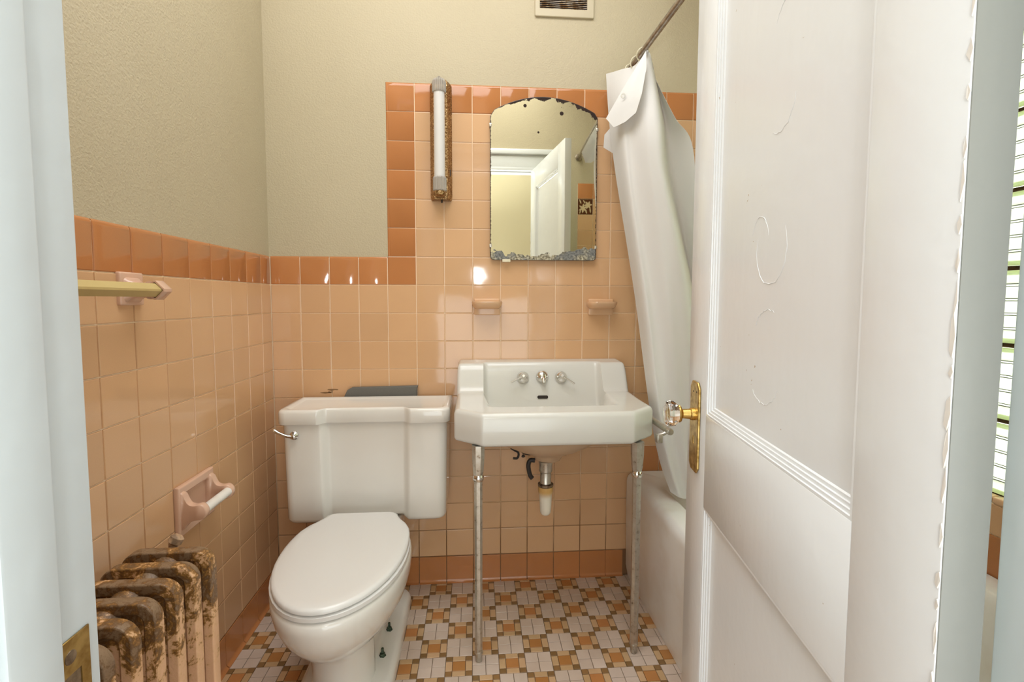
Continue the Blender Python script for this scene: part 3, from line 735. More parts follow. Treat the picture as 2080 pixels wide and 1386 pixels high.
# bowl, seat, lid: egg shaped plan
def egg(z, yb, yf, hw, n=44, wide=0.56, sq=2.0):
    """closed egg outline from the back (yb) to the front (yf); widest at fraction wide from the front"""
    out = []; L = yb - yf; ym = yf + L * wide
    for k in range(n):
        a = 2 * PI * k / n; c, s = math.cos(a), math.sin(a)
        y = ym + (s * (yb - ym) if s > 0 else s * (ym - yf))
        e = 0.62 if s > 0 else 1.0
        out.append((TXC + hw * math.copysign(abs(c) ** e, c), y, z))
    return out
def ped(z, yb, yf, hf, hb):
    """pedestal outline: round column at the front, slimmer trapway behind"""
    out = []
    for x, y, _ in egg(z, yb, yf, 1.0, wide=0.22):
        h = hb + (hf - hb) * sstep(yf + 0.185, yf + 0.10, y); out.append((TXC - 0.008 + (x - TXC) * h, y, z))
    return out
bm = NB(); rings = []
for z, yb, yf, hw, w in ((0.395, -0.285, -0.785, 0.168, 0), (0.393, -0.27, -0.797, 0.179, 0), (0.384, -0.262, -0.803, 0.183, 0), (0.362, -0.255, -0.803, 0.183, 0), (0.33, -0.25, -0.793, 0.179, 0), (0.29, -0.24, -0.770, 0.168, 0), (0.25, -0.22, -0.735, 0.150, 0), (0.222, -0.20, -0.695, 0.128, .2),
                      (0.20, -0.18, -0.660, 0.108, .6), (0.18, -0.16, -0.640, 0.098, .9), (0.16, -0.15, -0.628, 0.09, 1), (0.12, -0.14, -0.622, 0.09, 1), (0.07, -0.13, -0.620, 0.09, 1), (0.02, -0.13, -0.620, 0.09, 1)):
    e = egg(z, yb, yf, hw); p = ped(z, yb, yf, 0.088, 0.060)
    rings.append([tuple(a + (b - a) * w for a, b in zip(q, r)) for q, r in zip(e, p)])
loft(bm, rings, True, True)
mk('bowl', bm, M['porcelain'], toi, ang=60)
bm = NB(); rings = []
for d, z in ((0.0, 0.0), (0.0, 0.026), (0.003, 0.036), (0.010, 0.043), (0.020, 0.046), (0.055, 0.050), (0.068, 0.062), (0.076, 0.10)):
    rings.append([(x, y, z) for x, y in rrect(TXC - 0.134 + d, TXC + 0.134 - d, -0.60 + d, -0.085 - d * .3, 0.055, 6)])
loft(bm, rings, True, True)
mk('foot', bm, M['porcelain'], toi, ang=50)
bm = NB(); box(bm, (TXC - 0.11, -0.30, 0.30), (TXC + 0.11, -0.10, 0.374), 0.012, 3); mk('tank_shelf', bm, M['porcelain'], toi)
def slab(zs, yb, yf, hw):
    bm = NB(); loft(bm, [egg(z, yb - d, yf + d, hw - d) for d, z in zs], True, True); return bm
mk('seat', slab(((0.006, 0.3955), (0.0, 0.399), (0.0, 0.409), (0.006, 0.4125)), -0.285, -0.800, 0.181), M['seat_plastic'], toi)
# lid with a straight rear edge
def lidring(z, d):
    r = egg(z, -0.265, -0.800 + d, 0.178 - d); out = []
    for x, y, z in r:
        yy = min(y, -0.292); hwmax = 0.115 + (0.178 - 0.115) * sstep(-0.292, -0.43, yy)
        out.append((TXC + max(-hwmax + d * .5, min(hwmax - d * .5, x - TXC)), yy, z))
    return out
bm = NB(); loft(bm, [lidring(z, d) for d, z in ((0.006, 0.4135), (0.0, 0.417), (0.0, 0.424), (0.003, 0.428), (0.010, 0.4305), (0.03, 0.4318))], True, True)
mk('seat_lid', bm, M['seat_plastic'], toi, ang=50)
for s in (-1, 1):
    bm = NB(); box(bm, (TXC + s * 0.07 - 0.018, -0.292, 0.395), (TXC + s * 0.07 + 0.018, -0.262, 0.420), 0.006, 3); mk('lid_hinge', bm, M['seat_plastic'], toi)
for y in (-0.338, -0.455):
    bm = NB(); b0 = (TXC + 0.089, y, 0.049)
    lathe(bm, b0, (0, 0, 1), [(-0.006, 0.011), (0.001, 0.011), (0.002, 0.008), (0.008, 0.008), (0.009, 0.004), (0.024, 0.004)], 6)
    mk('floor_bolt', bm, M['green_bolt'], toi, ang=20)

# grey pad behind the tank
me = plate_from_loops([[(0.268, 0.770), (0.282, 0.798), (0.300, 0.808), (0.552, 0.812), (0.548, 0.800), (0.545, 0.62), (0.268, 0.62)]], 0.020, 0.004)
me.materials.append(M['grey_foam']); smooth(me)
me.transform(Matrix.Translation((-0.41, 0, -0.62)))
tag(link('foam_pad', me, None, Vector((0.41, -0.0112, 0.62))), 'dark grey foam pad wedged between toilet tank and tiles', 'foam pad')
for x, z, w in ((0.196, 0.786, 0.026), (0.222, 0.797, 0.030), (0.214, 0.788, 0.012)):
    bm = NB(); pts = [(x + w * math.cos(2 * PI * k / 11) * random.uniform(.6, 1), -0.0004, z + 0.0035 * math.sin(2 * PI * k / 11) * random.uniform(.4, 1.2)) for k in range(11)]
    loft(bm, [[(a, 0.0005, c) for a, b, c in pts], pts], True, True); mk('glue_residue', bm, M['residue'], wall_back, ang=0)

# ------------------------------------------------------------------ sink
SX0, SX1, SYF, SZ = 0.709, 1.353, -0.468, 0.803
SXC = (SX0 + SX1) / 2
sink = empty('sink', (SXC, -0.25, 0), 'white wall-hung sink with splashback on two chrome legs', 'sink')
def sx_edge(y):
    c = max(0.0, (-0.392 - y) / (0.468 - 0.392)); return 0.086 * c
def inner_face(z): return 0
def sink_h(x, y):
    u = abs(x - SXC); d = -y
    # flank: ledge, front of the splash, hollow curve to the deck
    flank = 0.911 - 0.05 * d
    fall = sstep(0.082, 0.155, d); flank = (0.911 - 0.05 * min(d, 0.09)) * (1 - fall) + (SZ + 0.004 * (1 - sstep(.15, .3, d))) * fall
    # basin: steep back wall under the splash, rounded sides and front
    inb = sstep(0.228, 0.205, u)
    cx = min(1, u / 0.215)
    back = sstep(0.058, 0.140, d); front = sstep(0.372, 0.295, d)
    side = sstep(0.226, 0.226 - (0.018 + 0.055 * sstep(0.14, 0.30, d)), u)
    bowl_floor = 0.702 + 0.018 * (u / 0.2) ** 2
    prof = min(back, 1) * front * side
    b = (0.911 - 0.05 * min(d, 0.09)) * (1 - back) + (SZ - (SZ - bowl_floor) * front) * back
    return flank * (1 - side) + b * side
NX, NY = 120, 100
bm = NB(); rows = []
for j in range(NY + 1):
    f = j / NY; y = -0.0015 + (SYF + 0.0015) * f; e = sx_edge(y); row = []
    for i in range(NX + 1):
        x = SX0 + e + (SX1 - SX0 - 2 * e) * i / NX
        # rounded outer arrises
        dd = min(x - (SX0 + e), (SX1 - e) - x, y - SYF) if e <= 0 else min((x - (SX0 + e)) * 0.66, ((SX1 - e) - x) * 0.66, y - SYF)
        r = 0.014; drop = 0 if dd > r else r - math.sqrt(max(0, r * r - (r - dd) ** 2))
        # soft front edge of the splash ledge is part of the profile
        row.append(bm.verts.new((x, y, sink_h(x, y) - drop)))
    rows.append(row)
for a, b in zip(rows, rows[1:]):
    for i in range(NX): bm.faces.new((a[i], a[i + 1], b[i + 1], b[i]))
outer = [r[0] for r in rows] + rows[-1][1:] + [r[-1] for r in reversed(rows[:-1])]
prev = outer
cxs, cys = SXC, -0.2
for z, i in ((None, 0), (0.712, 0.0), (0.704, 0.003), (0.700, 0.009), (0.700, 0.030), (0.760, 0.034)):
    if z is None: continue
    ring = []
    for v in outer:
        x, y = v.co.x, v.co.y
        ring.append(bm.verts.new((x + (i if x < cxs - 0.2 else (-i if x > cxs + 0.2 else 0)), y + (i if y < -0.38 else 0), z)))
    bridge(bm, prev, ring, False); prev = ring
bm.faces.new([rows[0][0]] + list(rows[0][1:])[::1] + [prev[-1], prev[0]])
basin = mk('basin', bm, M['enamel'], sink, ang=60)
# outside of the bowl underneath
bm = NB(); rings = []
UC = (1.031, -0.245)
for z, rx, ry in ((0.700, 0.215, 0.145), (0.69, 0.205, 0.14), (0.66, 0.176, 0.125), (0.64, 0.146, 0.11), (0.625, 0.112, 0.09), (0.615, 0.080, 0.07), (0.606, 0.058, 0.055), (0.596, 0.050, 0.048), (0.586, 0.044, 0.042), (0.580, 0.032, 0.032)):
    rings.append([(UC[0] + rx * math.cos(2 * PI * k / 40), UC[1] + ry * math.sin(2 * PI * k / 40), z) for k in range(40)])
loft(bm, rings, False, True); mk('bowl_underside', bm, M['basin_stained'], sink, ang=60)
# taps: two handles and the stub where the spout was
def splash_y(z):
    lo, hi = 0.055, 0.150
    for _ in range(40):
        m = (lo + hi) / 2
        if sink_h(SXC, -m) > z: lo = m
        else: hi = m
    return -lo
nrm = Vector((0, -0.93, 0.36)).normalized()
for x, z, dx, dz, kind in ((0.957, 0.851, -0.048, -0.022, 'handle'), (1.031, 0.8535, 0, 0, 'spout'), (1.104, 0.851, 0.046, -0.030, 'handle')):
    y = splash_y(z); p = Vector((x, y, z)) - nrm * 0.004
    if kind == 'handle':
        bm = NB(); lathe(bm, p, nrm, [(0, 0.0235), (0.006, 0.0235), (0.012, 0.021), (0.019, 0.0165), (0.024, 0.011), (0.030, 0.009), (0.034, 0.0085), (0.038, 0.005)], 28)
        h = mk('tap', bm, M['chrome'], sink, label='chrome tap with a thin lever')
        c = p + nrm * 0.031; bm = NB(); tube(bm, [c, c + Vector((dx * .5, -0.006, dz * .5)), c + Vector((dx, -0.010, dz))], [0.0034, 0.003, 0.0035], 10)
        mk('lever', bm, M['chrome'], h)
    else:
        bm = NB(); lathe(bm, p, nrm, [(0, 0.0235), (0.008, 0.0235), (0.014, 0.022), (0.020, 0.018), (0.024, 0.012), (0.026, 0.004)], 28)
        h = mk('spout', bm, M['chrome'], sink, label='round chrome spout cover')
        c = p + nrm * 0.016 + Vector((0.003, 0, -0.006)); bm = NB(); tube(bm, [c, c + Vector((0, -0.014, -0.006)), c + Vector((0, -0.020, -0.018))], [0.009, 0.0085, 0.0075], 12)
        mk('nozzle', bm, M['chrome'], h)
y = splash_y(0.779)
me = plate_from_loops([rrect(-0.0205, 0.0205, -0.0062, 0.0062, 0.006)], 0.0016, 0.0004); me.materials.append(M['dark_hole'])
o = link('overflow', me, sink, Vector((1.031, y - 0.0022, 0.779)), (-0.35, 0, 0)); 
# legs
def leg(x, y):
    bm = NB(); n = 8; ph = PI / 8
    lathe(bm, (x, y, 0), (0, 0, 1), [(0.034, 0.0128), (0.30, 0.0132), (0.588, 0.0138)], n, phase=ph)
    o = mk('leg', bm, M['worn_chrome'], sink, ang=20)
    bm = NB(); lathe(bm, (x, y, 0), (0, 0, 1), [(0.606, 0.0150), (0.620, 0.0175), (0.66, 0.0205), (0.7005, 0.0212)], n, phase=ph); mk('leg_top', bm, M['worn_chrome'], o, ang=20)
    bm = NB(); lathe(bm, (x, y, 0), (0, 0, 1), [(0.586, 0.0135), (0.590, 0.0165), (0.596, 0.0175), (0.602, 0.0165), (0.607, 0.0145)], 20); mk('collar', bm, M['chrome'], o)
    bm = NB(); lathe(bm, (x, y, 0), (0, 0, 1), [(0.0, 0.008), (0.004, 0.0105), (0.026, 0.0110), (0.029, 0.0135), (0.034, 0.0130)], 20); mk('foot', bm, M['worn_chrome'], o)
leg(0.784, -0.437); leg(1.288, -0.437)
# waste pipe
px, py = 1.021, -0.262
bm = NB(); lathe(bm, (px, py, 0), (0, 0, 1), [(0.585, 0.026), (0.575, 0.0235), (0.549, 0.0235), (0.546, 0.0205), (0.545, 0.0195), (0.506, 0.0195), (0.502, 0.022)], 24); tp = mk('tailpiece', bm, M['worn_chrome'], sink)
bm = NB(); lathe(bm, (px, py, 0), (0, 0, 1), [(0.506, 0.022), (0.503, 0.0272), (0.496, 0.0272), (0.493, 0.024)], 24); mk('slip_nut', bm, M['rusty_pipe'], sink)
bm = NB(); lathe(bm, (px, py, 0), (0, 0, 1), [(0.494, 0.0262), (0.472, 0.0262), (0.468, 0.0235), (0.455, 0.0222), (0.415, 0.0200), (0.400, 0.0185), (0.393, 0.0140), (0.389, 0.007), (0.388, 0.002)], 24); mk('drain_stub', bm, M['pvc'], sink, label='white plastic drain stub')
bm = NB(); tube(bm, cat([(0.985, py + .02, 0.580), (0.968, py + .02, 0.580), (0.962, py + .02, 0.560), (0.968, py + .02, 0.528), (0.976, py + .02, 0.516)], 14), [0.008] * 14, 10); mk('pop_up_arm', bm, M['black_iron'], sink)
for pts in ([(0.900, -0.08, 0.592), (0.918, -0.09, 0.574), (0.937, -0.1, 0.566), (0.940, -0.1, 0.553), (0.934, -0.1, 0.541), (0.919, -0.1, 0.542)], [(0.950, -0.1, 0.572), (0.962, -0.1, 0.560), (0.985, -0.1, 0.556)], [(1.088, -0.1, 0.545), (1.105, -0.1, 0.550), (1.125, -0.1, 0.553)], [(0.955, -0.1, 0.545), (0.958, -0.1, 0.552), (0.962, -0.1, 0.546)]):
    bm = NB(); tube(bm, cat(pts, 12), 0.0045, 8); mk('hanger_bracket', bm, M['black_iron'], sink)
# towel bar on the right side of the sink
bm = NB(); bx, bz = 1.372, 0.744
lathe(bm, (bx, -0.492, bz), (0, 1, 0), [(-0.001, 0.007), (0.0, 0.0098), (0.004, 0.0105), (0.36, 0.0105)], 18); tb = mk('towel_bar', bm, M['worn_chrome'], sink)
for yy in (-0.470, -0.16):
    bm = NB(); tube(bm, cat([(1.340, yy, 0.728), (1.360, yy, 0.733), (bx, yy, bz)], 8), [0.0055] * 8, 10); box(bm, (1.335, yy - 0.012, 0.706), (1.353, yy + 0.012, 0.733), 0.003); mk('bracket', bm, M['worn_chrome'], tb)

# ------------------------------------------------------------------ mirror
MXC, MZ0, MHW = 1.0435, 1.303, 0.2085
mir = empty('mirror', (MXC, -0.018, MZ0), 'arched frameless wall mirror with corroded silvering above the sink', 'mirror')
def arch_z(x): return 0.622 - 1.42 * x * x
out = []
for cx, cz, a0 in ((-MHW + 0.014, 0.014, 180), (MHW - 0.014, 0.014, 270)):
    for k in range(6):
        a = math.radians(a0 + 90 * k / 5); out.append((cx + 0.014 * math.cos(a), cz + 0.014 * math.sin(a)))
out.append((MHW, arch_z(MHW) - 0.012)); out.append((MHW - 0.012, arch_z(MHW - 0.012)))
for k in range(1, 24):
    x = (MHW - 0.012) * (1 - 2 * k / 24); out.append((x, arch_z(x)))
out.append((-MHW + 0.016, arch_z(MHW - 0.016))); out.append((-MHW, arch_z(MHW) - 0.016))
def flatring(y, d):
    r = []
    for x, z in out:
        cx, cz = 0.0, 0.30; r.append((MXC + x * (1 - d / MHW), y, MZ0 + cz + (z - cz) * (1 - d / 0.31)))
    return r
bm = NB(); loft(bm, [flatring(-0.012, 0.0), flatring(-0.0175, 0.0), flatring(-0.018, 0.0012)], True, True)
mk('backing', bm, M['mirror_edge'], mir, ang=30)
bm = NB(); vs = [bm.verts.new(p) for p in flatring(-0.01815, 0.0014)]; vb = [bm.verts.new(p) for p in flatring(-0.0176, 0.0014)]
bm.faces.new(vs); bm.faces.new(list(reversed(vb))); bridge(bm, vs, vb)
mk('silvered_glass', bm, M['mirror_silver'], mir, ang=0, origin=(MXC, -0.018, MZ0))
for x, z in ((-MHW, 0.512), (MHW, 0.505), (-MHW, 0.055), (MHW, 0.052)):
    s = 1 if x > 0 else -1
    bm = NB(); box(bm, (MXC + x - s * 0.006, -0.0205, MZ0 + z - 0.006), (MXC + x + s * 0.0035, -0.0005, MZ0 + z + 0.006), 0.0012)
    mk('clip', bm, M['worn_chrome'], mir)
bm = NB(); box(bm, (MXC - 0.162, -0.021, MZ0 - 0.008), (MXC - 0.130, -0.0005, MZ0 + 0.003), 0.0015); mk('clip', bm, M['ring_plastic'], mir)

# ------------------------------------------------------------------ tube wall lamp
LX, LZ0, LZ1 = 0.648, 1.527, 1.968
wlp = empty('wall_lamp', (LX, -0.02, LZ0), 'narrow rusted wall lamp with white tube bulb, left of the mirror', 'wall lamp')
bm = NB()
def trap(z, c=0.0): return [(LX - 0.041 + c, -0.0005, z), (LX + 0.041 - c, -0.0005, z), (LX + 0.041 - c, -0.006, z), (LX + 0.026 - c, -0.046 + c, z), (LX - 0.026 + c, -0.046 + c, z), (LX - 0.041 + c, -0.006, z)]
loft(bm, [trap(LZ0, 0.004), trap(LZ0 + 0.012), trap(LZ1 - 0.012), trap(LZ1, 0.008)], True, True)
mk('back_plate', bm, M['rust_plate'], wlp, ang=20)
TY = -0.066
bm = NB(); lathe(bm, (LX - 0.002, TY, 0), (0, 0, 1), [(1.600, 0.0185), (1.602, 0.0205), (1.908, 0.0205), (1.910, 0.0185)], 32); mk('tube_bulb', bm, M['milk_glass'], wlp)
def ribbed(z0, z1, prof_top):
    bm = NB(); n = 72; rings = []
    for z, r in prof_top:
        rings.append([(LX - 0.002 + (r + (0.0010 if k % 3 == 0 else -0.0006)) * math.cos(2 * PI * k / n), TY + (r + (0.0010 if k % 3 == 0 else -0.0006)) * math.sin(2 * PI * k / n), z) for k in range(n)])
    loft(bm, rings, True, True); return bm
mk('ribbed_end', ribbed(0, 0, [(1.908, 0.0235), (1.911, 0.0245), (1.945, 0.0245), (1.952, 0.021), (1.957, 0.013), (1.960, 0.006), (1.965, 0.003)]), M['ribbed_glass'], wlp, ang=15)
mk('ribbed_end', ribbed(0, 0, [(1.550, 0.0215), (1.553, 0.0240), (1.598, 0.0240), (1.602, 0.0225)]), M['ribbed_glass'], wlp, ang=15)
bm = NB(); lathe(bm, (LX - 0.002, TY, 0), (0, 0, 1), [(1.531, 0.010), (1.536, 0.020), (1.550, 0.0225)], 28); box(bm, (LX - 0.020, TY, 1.532), (LX + 0.016, -0.040, 1.546), 0.002); mk('lower_socket', bm, M['rust_plate'], wlp)
bm = NB(); box(bm, (LX - 0.020, TY, 1.920), (LX + 0.016, -0.040, 1.934), 0.002); mk('upper_socket', bm, M['rust_plate'], wlp)
bm = NB(); lathe(bm, (LX + 0.003, -0.030, LZ0 + 0.002), (0, -0.1, -1), [(0, 0.0055), (0.004, 0.005), (0.005, 0.003), (0.013, 0.0034), (0.014, 0.002)], 12); mk('switch', bm, M['black_iron'], wlp)
bm = NB(); box(bm, (LX + 0.032, -0.026, 1.617), (LX + 0.0365, -0.018, 1.642), 0.001); mk('outlet', bm, M['black_iron'], wlp)

# ------------------------------------------------------------------ ceramic holders over the sink
def ledge_holder(name, xc, zc, label, tumbler):
    o = empty(name, (xc, -0.001, zc - 0.05), label, 'soap dish' if not tumbler else 'tumbler holder', 'ceramic holders above the sink')
    bm = NB(); box(bm, (xc - 0.050, -0.011, zc - 0.052), (xc + 0.050, 0.004, zc + 0.012), 0.004, 3); mk('mount_plate', bm, M['ceramic_light'], o)
    bm = NB(); rings = []
    def half(r, dep, z, n=20):     # D shaped plan
        pts = []
        for k in range(n + 1):
            a = PI + PI * k / n; c, s = math.cos(a), math.sin(a)
            pts.append((xc + r * math.copysign(abs(c) ** 0.45, c), -0.006 + dep * math.copysign(abs(s) ** 0.7, s), z))
        return pts
    for r, dp, z in ((0.046, 0.030, zc - 0.028), (0.053, 0.050, zc - 0.022), (0.0585, 0.062, zc - 0.012), (0.0595, 0.066, zc - 0.003), (0.0585, 0.066, zc + 0.001), (0.055, 0.062, zc + 0.0015), (0.051, 0.056, zc - 0.003), (0.047, 0.050, zc - 0.007)): rings.append(half(r, dp, z))
    loft(bm, rings, True, True); mk('ledge', bm, M['ceramic_light'], o, ang=50)
    return o
ledge_holder('soap_dish', 0.822, 1.140, 'peach ceramic soap ledge on the tiles, nearer the wall lamp', False)
ledge_holder('tumbler_holder', 1.277, 1.140, 'peach ceramic tumbler ledge on the tiles, beside the shower curtain', True)

# ------------------------------------------------------------------ wall vent
vt = empty('wall_vent', (1.121, 0.0, 2.23), 'painted wall vent with rusty slats at the top of the back wall', 'vent')
def vb(z0, z1, x0, x1, y0, y1, bev, name, m):
    bm = NB(); box(bm, (x0, y0, z0), (x1, y1, z1), bev, 2); 
    return mk(name, bm, m, vt)
VX0, VX1, VZ0, VZ1 = 1.007, 1.236, 2.231, 2.400
me = plate_from_loops([rrect(VX0, VX1, VZ0, VZ1, 0.006), rrect(VX0 + 0.019, VX1 - 0.027, VZ0 + 0.030, VZ1 - 0.03, 0.002)], 0.010, 0.003)
me.materials.append(M['vent_paint']); me.transform(Matrix.Translation((-1.121, 0, -2.23))); smooth(me)
link('frame', me, vt, Vector((1.121, 0.0005, 2.23)))
vb(VZ0 + 0.02, VZ1 - 0.02, VX0 + 0.015, VX1 - 0.02, 0.002, 0.0048, 0, 'duct_opening', M['dark_hole'])
nz = int((VZ1 - VZ0 - 0.06) / 0.0068)
for k in range(nz):
    z = VZ0 + 0.032 + k * 0.0068
    bm = NB(); pts = [(VX0 + 0.017, 0.0015, z), (VX0 + 0.017, -0.0022, z - 0.0028), (VX0 + 0.017, -0.0030, z - 0.0018), (VX0 + 0.017, 0.0007, z + 0.0014)]
    loft(bm, [pts, [(VX1 - 0.025, b, c) for a, b, c in pts]], True, True); mk('slat', bm, M['vent_slat'], vt, ang=0)

# ------------------------------------------------------------------ towel bar on the left wall
RBX, RBZ = 0.064, 1.168
trl = empty('towel_rail', (0.0, -1.05, 1.10), 'yellowed square towel rail on peach ceramic posts, left wall', 'towel rail')
def post(y):
    bm = NB(); box(bm, (-0.004, y - 0.037, RBZ - 0.034), (0.009, y + 0.037, RBZ + 0.040), 0.004, 3); o = mk('post', bm, M['ceramic_pink'], trl)
    bm = NB(); rings = []
    for x, hw, hz in ((0.006, 0.030, 0.030), (0.016, 0.024, 0.022), (0.028, 0.019, 0.0165), (0.040, 0.0175, 0.0165), (0.048, 0.018, 0.020)):
        rings.append([(x, y + a, RBZ + b) for a, b in rrect(-hw, hw, -hz, hz, 0.010, 4)])
    loft(bm, rings, True, True)
    # diamond-turned collar that carries the square bar
    q = 0.0245
    oc = [(RBX - q, RBZ), (RBX, RBZ + q), (RBX + q, RBZ), (RBX, RBZ - q)]
    def ch(pts, f):
        r = []
        for i, (a, b) in enumerate(pts):
            p, n = pts[i - 1], pts[(i + 1) % 4]
            for w in (p, n): r.append((a + (w[0] - a) * f, b + (w[1] - b) * f))
        return r
    s = 1 if y > -1.05 else -1
    O, I = ch(oc, 0.12), ch([(RBX + (a - RBX) * 0.76, RBZ + (b - RBZ) * 0.76) for a, b in oc], 0.06)
    R = lambda pts, yy: [(a, yy, b) for a, b in pts]
    y1 = y - s * 0.014; y2 = y + s * 0.016
    loft(bm, [R(I, y + s * 0.004), R(I, y1), R([(RBX + (a - RBX) * .96, RBZ + (b - RBZ) * .96) for a, b in O], y1), R(O, y1 + s * 0.002), R(O, y2 - s * 0.004), R([(RBX + (a - RBX) * .9, RBZ + (b - RBZ) * .9) for a, b in O], y2)], False, True)
    mk('arm', bm, M['ceramic_pink'], o, ang=40)
post(-0.752); post(-1.352)
bm = NB(); q = 0.0172
prof = [(RBX - q, RBZ), (RBX, RBZ + q), (RBX + q, RBZ), (RBX, RBZ - q)]
pr8 = []
for i, (a, b) in enumerate(prof):
    for w in (prof[i - 1], prof[(i + 1) % 4]): pr8.append((a + (w[0] - a) * 0.13, b + (w[1] - b) * 0.13))
loft(bm, [[(a, y, b) for a, b in pr8] for y in (-1.346, -0.758)], True, True); mk('bar', bm, M['yellowed_wood'], trl, ang=20)

# ------------------------------------------------------------------ toilet paper holder
PY0, PY1, PZ0, PZ1 = -0.628, -0.461, 0.528, 0.660
tph = empty('toilet_paper_holder', (0.0, (PY0 + PY1) / 2, PZ0), 'pink ceramic toilet paper holder with white roller above the radiator', 'paper holder')
me = plate_from_loops([[(PY0, PZ0), (PY1, PZ0), (PY1, PZ1), (PY0, PZ1)], rrect(PY0 + 0.026, PY1 - 0.026, PZ0 + 0.028, PZ1 - 0.024, 0.010)], 0.016, 0.005, 3)
me.transform(Matrix.Translation((-(PY0 + PY1) / 2, 0, -PZ0))); me.materials.append(M['ceramic_pink']); smooth(me)
link('face_plate', me, tph, Vector((0.005, (PY0 + PY1) / 2, PZ0)), (0, 0, PI / 2))
bm = NB(); box(bm, (-0.003, PY0 + 0.02, PZ0 + 0.02), (0.0012, PY1 - 0.02, PZ1 - 0.02)); mk('recess', bm, M['ceramic_pink'], tph, ang=0)
ear = [(0.006, PZ1 - 0.012), (0.016, PZ1 - 0.016), (0.022, PZ1 - 0.030), (0.030, PZ1 - 0.043), (0.044, PZ1 - 0.048), (0.060, PZ1 - 0.046), (0.071, PZ1 - 0.053), (0.076, PZ1 - 0.066), (0.072, PZ1 - 0.080), (0.060, PZ1 - 0.088), (0.044, PZ1 - 0.090), (0.030, PZ1 - 0.097), (0.018, PZ1 - 0.110), (0.006, PZ1 - 0.122)]
EY = cat([(a, b, 0) for a, b in ear], 40)
for yy in (PY0 + 0.016, PY1 - 0.016):
    bm = NB(); cx = sum(p.x for p in EY) / 40; cz = sum(p.y for p in EY) / 40
    rings = []
    for dy, f in ((-0.0105, 0.90), (-0.0085, 0.97), (-0.005, 1.0), (0.005, 1.0), (0.0085, 0.97), (0.0105, 0.90)):
        rings.append([(cx + (p.x - cx) * f if p.x > 0.01 else p.x, yy + dy, cz + (p.y - cz) * f) for p in EY])
    loft(bm, rings, True, True); mk('ear', bm, M['ceramic_pink'], tph, ang=60)
bm = NB(); lathe(bm, (0.062, PY0 + 0.024, PZ1 - 0.066), (0, 1, 0), [(0, 0.010), (0.002, 0.0125), (0.055, 0.0125), (0.058, 0.0120), (0.061, 0.0125), (0.117, 0.0125), (0.119, 0.010)], 24); mk('roller', bm, M['roller_plastic'], tph)

# ------------------------------------------------------------------ radiator
RX0, RX1, RZ0, RZ1 = 0.048, 0.226, 0.075, 0.626
NS, DY = 9, 0.0575
rad = empty('radiator', ((RX0 + RX1) / 2, -0.875 - DY * (NS - 1) / 2, 0), 'old cast iron radiator with peeling pink paint and rust, bottom left', 'radiator')
slots = [rrect(RX0 + a, RX0 + a + 0.015, 0.165, 0.530, 0.0072, 5) for a in (0.036, 0.0815, 0.127)]
cx = (RX0 + RX1) / 2
def rmesh(name, loops, th, bev, res):
    me = plate_from_loops(loops, th, bev, res); me.transform(Matrix.Translation((-cx, 0, 0))); me.materials.append(M['radiator_paint']); smooth(me, 40); return me
outer_me = rmesh('section', [rrect(RX0, RX1, RZ0, RZ1, 0.034, 8), *[rrect(RX0 + 0.021, RX1 - 0.021, RZ0 + 0.021, RZ1 - 0.021, 0.016, 6)]], 0.024, 0.003, 2)
inner_me = rmesh('inner_panel', [rrect(RX0 + 0.018, RX1 - 0.018, RZ0 + 0.018, RZ1 - 0.018, 0.018, 6)] + slots, 0.014, 0.0025, 2)
for k in range(NS):
    y = -0.875 - DY * k; L = Vector((cx, y, 0))
    s = link('section', outer_me, rad, L); link('inner_panel', inner_me, s, L)
    for zc in (RZ1 - 0.040, RZ0 + 0.040):
        if k < NS - 1:
            bm = NB(); lathe(bm, (cx, y - DY, zc), (0, 1, 0), [(0.006, 0.034), (0.016, 0.029), (0.024, 0.0265), (DY - 0.024, 0.0265), (DY - 0.016, 0.029), (DY - 0.006, 0.034)], 24); mk('hub', bm, M['radiator_paint'], s, origin=tuple(L))
for k in (0, NS - 1):
    for x in (RX0 + 0.03, RX1 - 0.03):
        bm = NB(); lathe(bm, (x, -0.875 - DY * k, 0), (0, 0, 1), [(0, 0.020), (0.010, 0.021), (0.040, 0.014), (0.085, 0.016)], 16); mk('foot', bm, M['radiator_paint'], rad)
bm = NB(); yv = -0.865
tube(bm, cat([(cx - 0.012, -0.866, 0.586), (cx - 0.012, -0.848, 0.592), (cx - 0.014, -0.838, 0.604), (cx - 0.014, -0.836, 0.622)], 12), 0.009, 12)
va = mk('valve', bm, M['pipe_paint'], rad)
bm = NB(); lathe(bm, (cx - 0.014, -0.836, 0.618), (0.5, 0.3, 1), [(0, 0.009), (0.004, 0.014), (0.016, 0.014), (0.020, 0.008)], 10); mk('valve_cap', bm, M['pipe_paint'], va)

